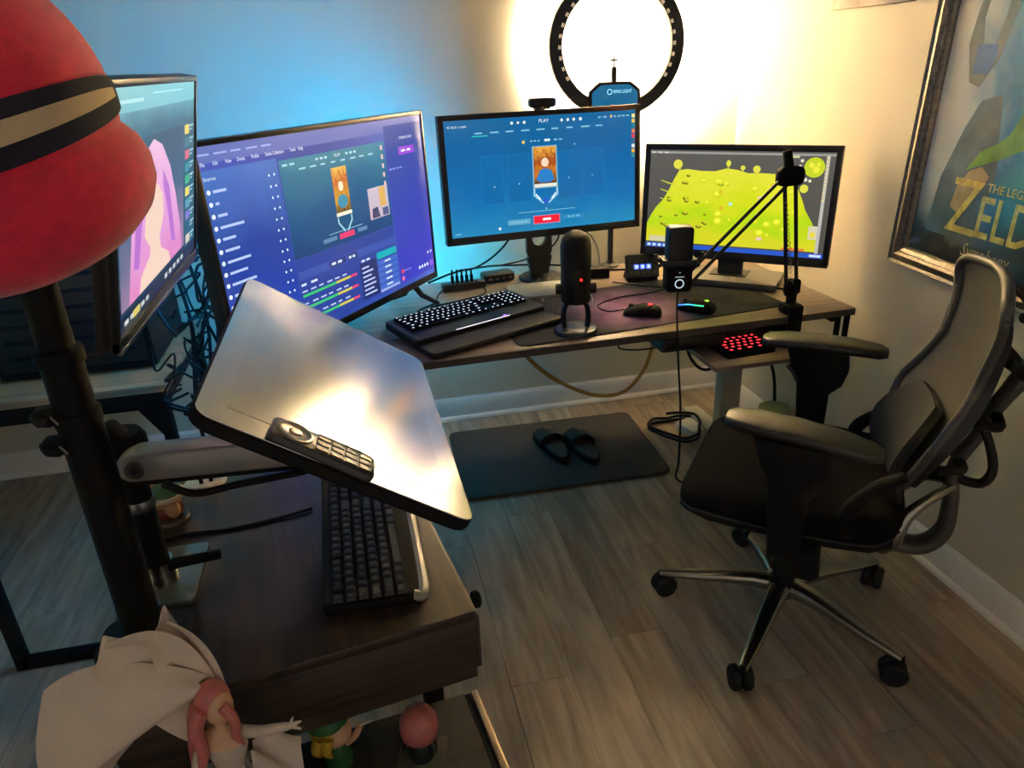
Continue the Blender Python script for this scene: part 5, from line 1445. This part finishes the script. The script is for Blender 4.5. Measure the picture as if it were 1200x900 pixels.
MB().sheet(g, 0.004).build('hat_band', M_navy, ht, smooth=80)
g = [[crown_pt(-1.15 + 2.3 * i / 24, -0.13 + (0.04 + 0.13 * j / 3) * max(0.15, math.cos((-1.15 + 2.3 * i / 24) * 1.2)) ** 0.5, 1.035) for j in range(4)] for i in range(25)]
MB().sheet(g, 0.003).build('band_trim', M_cream, ht, smooth=80)

# ---- figurines on the shelf and table (plain toy shapes)
skin = mat('figurine_skin', (214, 170, 134), 0.45)
gown = mat('figurine_white_gown', (196, 182, 166), 0.5, var=0.04)
veil_m = mat('figurine_veil', (214, 198, 178), 0.55, var=0.05)
pinkh = mat('figurine_rose_hair', (196, 112, 108), 0.4, var=0.15, scale=90)
fg = thing('bride_figurine', 'figurine in a white gown with rose hair and a big flowing veil', 'figurine', (-1.828, -2.225, SZ))
fg.scale = (1.0, 1.0, 1.2)
gw = []
for (z, rx, ry) in [(0.0, 0.072, 0.066), (0.03, 0.066, 0.060), (0.08, 0.050, 0.046), (0.13, 0.034, 0.030), (0.165, 0.021, 0.018), (0.18, 0.017, 0.014)]:
    gw.append([(rx * (1 + 0.10 * math.sin(9 * a)) * math.cos(a), ry * (1 + 0.10 * math.sin(9 * a)) * math.sin(a), z) for a in [2 * PI * k / 36 for k in range(36)]])
MB().loft(gw).build('gown', gown, fg, smooth=60)
bd = []
for (x, z, rx, ry) in [(0, 0.172, 0.017, 0.013), (0, 0.186, 0.020, 0.016), (0.001, 0.200, 0.024, 0.020), (0.001, 0.212, 0.026, 0.019), (0.0, 0.222, 0.027, 0.014), (0, 0.229, 0.016, 0.011), (0, 0.234, 0.0075, 0.0075), (0.0, 0.243, 0.007, 0.007)]:
    bd.append([(x + rx * math.cos(a), ry * math.sin(a), z) for a in [2 * PI * k / 20 for k in range(20)]])
MB().loft(bd[:4]).build('bodice', gown, fg, smooth=60)
MB().loft(bd[3:]).build('shoulders', skin, fg, smooth=60)
MB().ell((0.003, -0.002, 0.260), (0.0175, 0.018, 0.021)).build('head', skin, fg, smooth=80)
MB().ell((-0.003, 0.004, 0.266), (0.021, 0.021, 0.021)).tube(cat([(0.012, -0.016, 0.27), (0.022, -0.018, 0.25), (0.018, -0.016, 0.228), (0.026, -0.014, 0.212)], 5), [0.007, 0.006, 0.005, 0.001], 8).tube(cat([(-0.012, -0.014, 0.268), (-0.024, -0.016, 0.245), (-0.022, -0.018, 0.215), (-0.032, -0.014, 0.185), (-0.028, -0.012, 0.155)], 5), [0.009, 0.009, 0.007, 0.006, 0.001], 8).tube(cat([(-0.012, 0.01, 0.268), (-0.03, 0.012, 0.24), (-0.04, 0.010, 0.20), (-0.05, 0.012, 0.17)], 5), [0.011, 0.010, 0.008, 0.001], 8).build('hair', pinkh, fg, smooth=80)
MB().tube(cat([(0.024, -0.002, 0.220), (0.045, -0.006, 0.219), (0.068, -0.010, 0.222), (0.082, -0.012, 0.224)], 5), [0.0075, 0.0065, 0.0055, 0.004], 10).tube([(0.082, -0.012, 0.224), (0.095, -0.013, 0.228)], [0.0035, 0.0012], 8).tube([(0.082, -0.012, 0.223), (0.094, -0.015, 0.219)], [0.003, 0.0012], 8).tube([(0.081, -0.012, 0.224), (0.086, -0.011, 0.234)], [0.003, 0.001], 8).build('outstretched_arm', gown, fg, smooth=60)
MB().tube(cat([(-0.024, -0.004, 0.218), (-0.034, -0.018, 0.195), (-0.030, -0.035, 0.172), (-0.022, -0.044, 0.155)], 5), [0.0075, 0.0065, 0.0055, 0.003], 10).build('lowered_arm', gown, fg, smooth=60)
g = []
for i in range(17):
    t = i / 16; row = []
    for j in range(15):
        s = j / 14
        row.append((-0.006 - 0.205 * t ** 0.9 - 0.01 * math.sin(9 * s), 0.02 - 0.055 * math.sin(PI * s) * (0.35 + t) + 0.05 * t, 0.284 - 0.055 * t - 0.05 * t * t + (s - 0.5) * -0.17 * t ** 0.7 + 0.014 * math.sin(7 * s + 3 * t) * t))
    g.append(row)
MB().sheet(g, 0.0018).build('veil', veil_m, fg, smooth=80)
for tip, wmax, bow in (((-0.120, 0.050, 0.325), 0.046, 0.035), ((-0.045, 0.050, 0.350), 0.030, 0.02)):
    p0 = Vector((-0.012, 0.030, 0.205)); p1 = Vector(tip); dr_ = (p1 - p0); sd_ = Vector((dr_.z, 0, -dr_.x)).normalized()
    g = []
    for i in range(15):
        t = i / 14; row = []
        wv_ = wmax * (0.12 + math.sin(PI * min(1.0, 0.06 + 0.90 * t ** 0.8)) ** 0.75)
        for j in range(11):
            q = -1 + 2 * j / 10
            row.append(p0 + dr_ * t + sd_ * (q * wv_) + Vector((0, 0.018 * math.cos(2.6 * q) * t - 0.01, bow * math.sin(PI * t) + 0.006 * math.sin(5 * q + 2))))
        g.append(row)
    MB().sheet(g, 0.0018).build('veil', veil_m, fg, smooth=80)
g = []
for i in range(9):
    t = i / 8; row = []
    for j in range(9):
        s = -1 + 2 * j / 8
        row.append((0.028 + 0.058 * t, -0.012 + 0.022 * s, 0.185 - 0.03 * t + 0.028 * s * (0.4 + t) + 0.008 * math.sin(6 * s + 5 * t)))
    g.append(row)
MB().sheet(g, 0.0016).build('gown_ruffle', gown, fg, smooth=80)

ga = thing('green_cap_figurine', 'small toy figurine in a green cap with yellow hair, raising one arm', 'figurine', (-1.732, -2.080, SZ))
grn = mat('figurine_green', (30, 96, 44), 0.5); yel = mat('figurine_yellow', (206, 166, 52), 0.45, var=0.12, scale=80)
MB().rbox((0.02, -0.005, 0.003), (0.085, 0.075, 0.006), 0.008, 0.001).build('stand', mat('smoky_clear_plastic', (52, 50, 46), 0.15), ga)
MB().lathe([(0.020, 0.006), (0.022, 0.02), (0.017, 0.045), (0.011, 0.055), (0.007, 0.058)], (0.012, 0, 0), 20).build('tunic', grn, ga, smooth=60)
for sx in (0.004, 0.020):
    MB().tube([(sx, 0, 0.006), (sx, 0, 0.012)], 0.007, 10).build('boot', mat('figurine_brown', (84, 52, 30), 0.5), ga)
MB().ell((0.012, -0.004, 0.080), (0.027, 0.026, 0.025)).build('head', skin, ga, smooth=80)
MB().ell((0.006, 0.001, 0.083), (0.031, 0.030, 0.027)).tube(cat([(-0.008, -0.024, 0.09), (-0.014, -0.028, 0.072), (-0.010, -0.026, 0.056)], 4), [0.010, 0.009, 0.002], 8).tube(cat([(0.004, -0.028, 0.092), (0.0, -0.032, 0.072), (0.006, -0.030, 0.054)], 4), [0.010, 0.009, 0.002], 8).build('hair', yel, ga, smooth=80)
MB().ell((0.003, 0.006, 0.094), (0.033, 0.033, 0.028), zmin=0.05).build('knit_cap', grn, ga, smooth=80)
MB().tube(cat([(0.028, 0.0, 0.048), (0.042, -0.004, 0.062), (0.052, -0.006, 0.082)], 4), [0.007, 0.006, 0.005], 8).build('raised_arm', skin, ga, smooth=60)
MB().tube([(0.052, -0.006, 0.083), (0.072, -0.008, 0.090)], [0.003, 0.0012], 6).build('stick', gown, ga)

gp = thing('pink_hair_figurine', 'small toy figurine with smooth pink bob hair and dark coat on a clear square stand', 'figurine', (-1.592, -2.098, SZ), R_(-15))
MB().rbox((0.0, 0.0, 0.003), (0.075, 0.075, 0.006), 0.006, 0.0015).build('stand', M_clear, gp)
MB().lathe([(0.019, 0.006), (0.021, 0.012), (0.016, 0.035), (0.010, 0.046), (0.006, 0.050)], (0, 0, 0), 20).build('coat', mat('figurine_dark_coat', (24, 34, 30), 0.5), gp, smooth=60)
for sx in (-1, 1):
    MB().tube(cat([(sx * 0.010, 0, 0.043), (sx * 0.020, -0.003, 0.034), (sx * 0.023, -0.006, 0.022)], 4), [0.006, 0.006, 0.005], 8).build('sleeve', mat('figurine_dark_coat', (24, 34, 30)), gp, smooth=60)
MB().ell((0, -0.006, 0.069), (0.024, 0.022, 0.022)).build('head', skin, gp, smooth=80)
MB().lathe([(0.022, 0.048), (0.029, 0.053), (0.0305, 0.068), (0.029, 0.082), (0.022, 0.095), (0.012, 0.101), (0.0005, 0.1025)], (0, 0.002, 0), 28).build('hair', pinkh, gp, smooth=60)

gt = thing('tan_toy', 'small tan and green toy ornament on a red base beside the silver arm', 'figurine', (-1.985, -1.715, NZ), R_(-30))
MB().lathe([(0.032, 0), (0.033, 0.006), (0.030, 0.010)], (0, 0, 0), 24).build('stand', mat('toy_clear_base', (90, 74, 62), 0.3), gt)
MB().lathe([(0.016, 0.010), (0.024, 0.016), (0.026, 0.028), (0.020, 0.042), (0.012, 0.050), (0.0005, 0.052)], (0, 0, 0), 22).build('lower_body', mat('toy_red', (120, 34, 26), 0.45), gt, smooth=60)
MB().ell((0.0, -0.002, 0.052), (0.030, 0.026, 0.024)).ell((-0.022, -0.012, 0.04), (0.014, 0.012, 0.018)).ell((0.022, -0.012, 0.036), (0.014, 0.012, 0.018)).build('body', mat('toy_tan', (190, 142, 96), 0.45), gt, smooth=80)
MB().ell((0.006, -0.004, 0.062), (0.029, 0.027, 0.022), zmin=-0.2).build('shell', mat('toy_green', (40, 96, 46), 0.4), gt, smooth=80)
MB().lathe([(0.0275, 0.054), (0.033, 0.056), (0.033, 0.062), (0.0275, 0.064)], (0.006, -0.004, 0), 26).build('rim', mat('toy_cream', (214, 198, 168), 0.45), gt, smooth=60)
MB().ell((-0.018, -0.006, 0.078), (0.015, 0.014, 0.014)).build('head', mat('toy_tan', (190, 142, 96)), gt, smooth=80)

# ================================================================ LEFT BACKGROUND: side table, black boxes, cable tangle, metal frame
sdk = thing('side_table', 'tan wood side table with black metal frame against the back wall at left', 'table', (-2.74, -0.72, 0))
MB().box((0, 0.31, 0.588), (1.04, 0.62, 0.024), 0.002).build('tabletop', M_ldesk, sdk)
for y in (0.02, 0.60):
    MB().box((0, y, 0.548), (1.02, 0.03, 0.055), 0.003).build('apron', M_blackmet, sdk)
for sx in (-1, 1):
    for y in (0.02, 0.60):
        MB().box((sx * 0.495, y, 0.26), (0.035, 0.035, 0.52), 0.003).build('leg', M_blackmet, sdk)
    MB().box((sx * 0.495, 0.31, 0.548), (0.03, 0.55, 0.05), 0.003).build('side_rail', M_blackmet, sdk)
MB().prism([(0.0, 0.0), (-0.06, 0.0), (0.0, -0.10)], -0.008, 0.008, M=Matrix.Translation((0.478, 0.02, 0.522)) @ UP).build('gusset', M_blackmet, sdk)
tw = thing('computer_tower', 'black computer tower lying on the side table under the left monitor', 'computer', (-2.50, -0.36, 0.60))
MB().box((0, 0, 0.22), (0.46, 0.42, 0.42), 0.008).build('case', M_blackm, tw)
MB().box((0, -0.2125, 0.22), (0.42, 0.008, 0.37), 0.003).build('front_panel', M_black, tw)
for i in range(6):
    MB().box((0, -0.218, 0.08 + i * 0.05), (0.36, 0.004, 0.012), 0.001).build('vent_slat', M_blackm, tw)
for sx in (-0.18, 0.18):
    for y in (-0.15, 0.15):
        MB().cyl((sx, y, 0), (sx, y, 0.012), 0.018, 12).build('foot', M_rubber, tw)
bx_ = thing('speaker_cabinet', 'black speaker cabinet at the far left on the side table', 'speaker', (-2.97, -0.38, 0.60))
MB().box((0, 0, 0.20), (0.40, 0.38, 0.40), 0.008).build('cabinet', M_blackm, bx_)
MB().cyl((0, -0.188, 0.20), (0, -0.194, 0.20), 0.13, 32).build('grille', M_black, bx_)

rt = random.Random(5)
tg = MB()
for k in range(26):
    z0 = rt.uniform(0.60, 1.05)
    pts = []
    p0 = Vector((rt.uniform(-2.14, -2.02), rt.uniform(-0.96, -0.70), z0))
    for q in range(5):
        pts.append(tuple(p0))
        p0 = Vector((min(-2.0, max(-2.16, p0.x + rt.uniform(-0.08, 0.08))), min(-0.68, max(-0.98, p0.y + rt.uniform(-0.12, 0.12))), max(0.55, min(1.12, p0.z + rt.uniform(-0.10, 0.10)))))
    tg.tube(cat(pts, 5), rt.uniform(0.003, 0.0055), 6)
for (x, y) in ((-2.10, -0.86), (-2.07, -0.80), (-2.12, -0.78)):
    tg.tube(cat([(x, y, 1.05), (x + 0.02, y + 0.02, 0.8), (x - 0.015, y, 0.5), (x + 0.02, y, 0.2), (x + 0.05, y + 0.05, 0.008), (x + 0.2, y + 0.2, 0.008)], 6), 0.005, 6)
o = tg.build('cable_tangle', M_cable, smooth=80)
tag(o, 'tangle of black cables hanging between the left monitor and the big screen', 'cables', kind='stuff')

rk = thing('metal_frame', 'black square-tube metal frame standing on the floor at the far left', 'frame', (-2.62, -1.17, 0))
MB().box((0.0, 0, 0.60), (0.03, 0.03, 1.20), 0.002).build('upright', M_blackmet, rk)
MB().box((0.30, 0, 0.015), (0.60, 0.03, 0.03), 0.002).build('floor_bar', M_blackmet, rk)
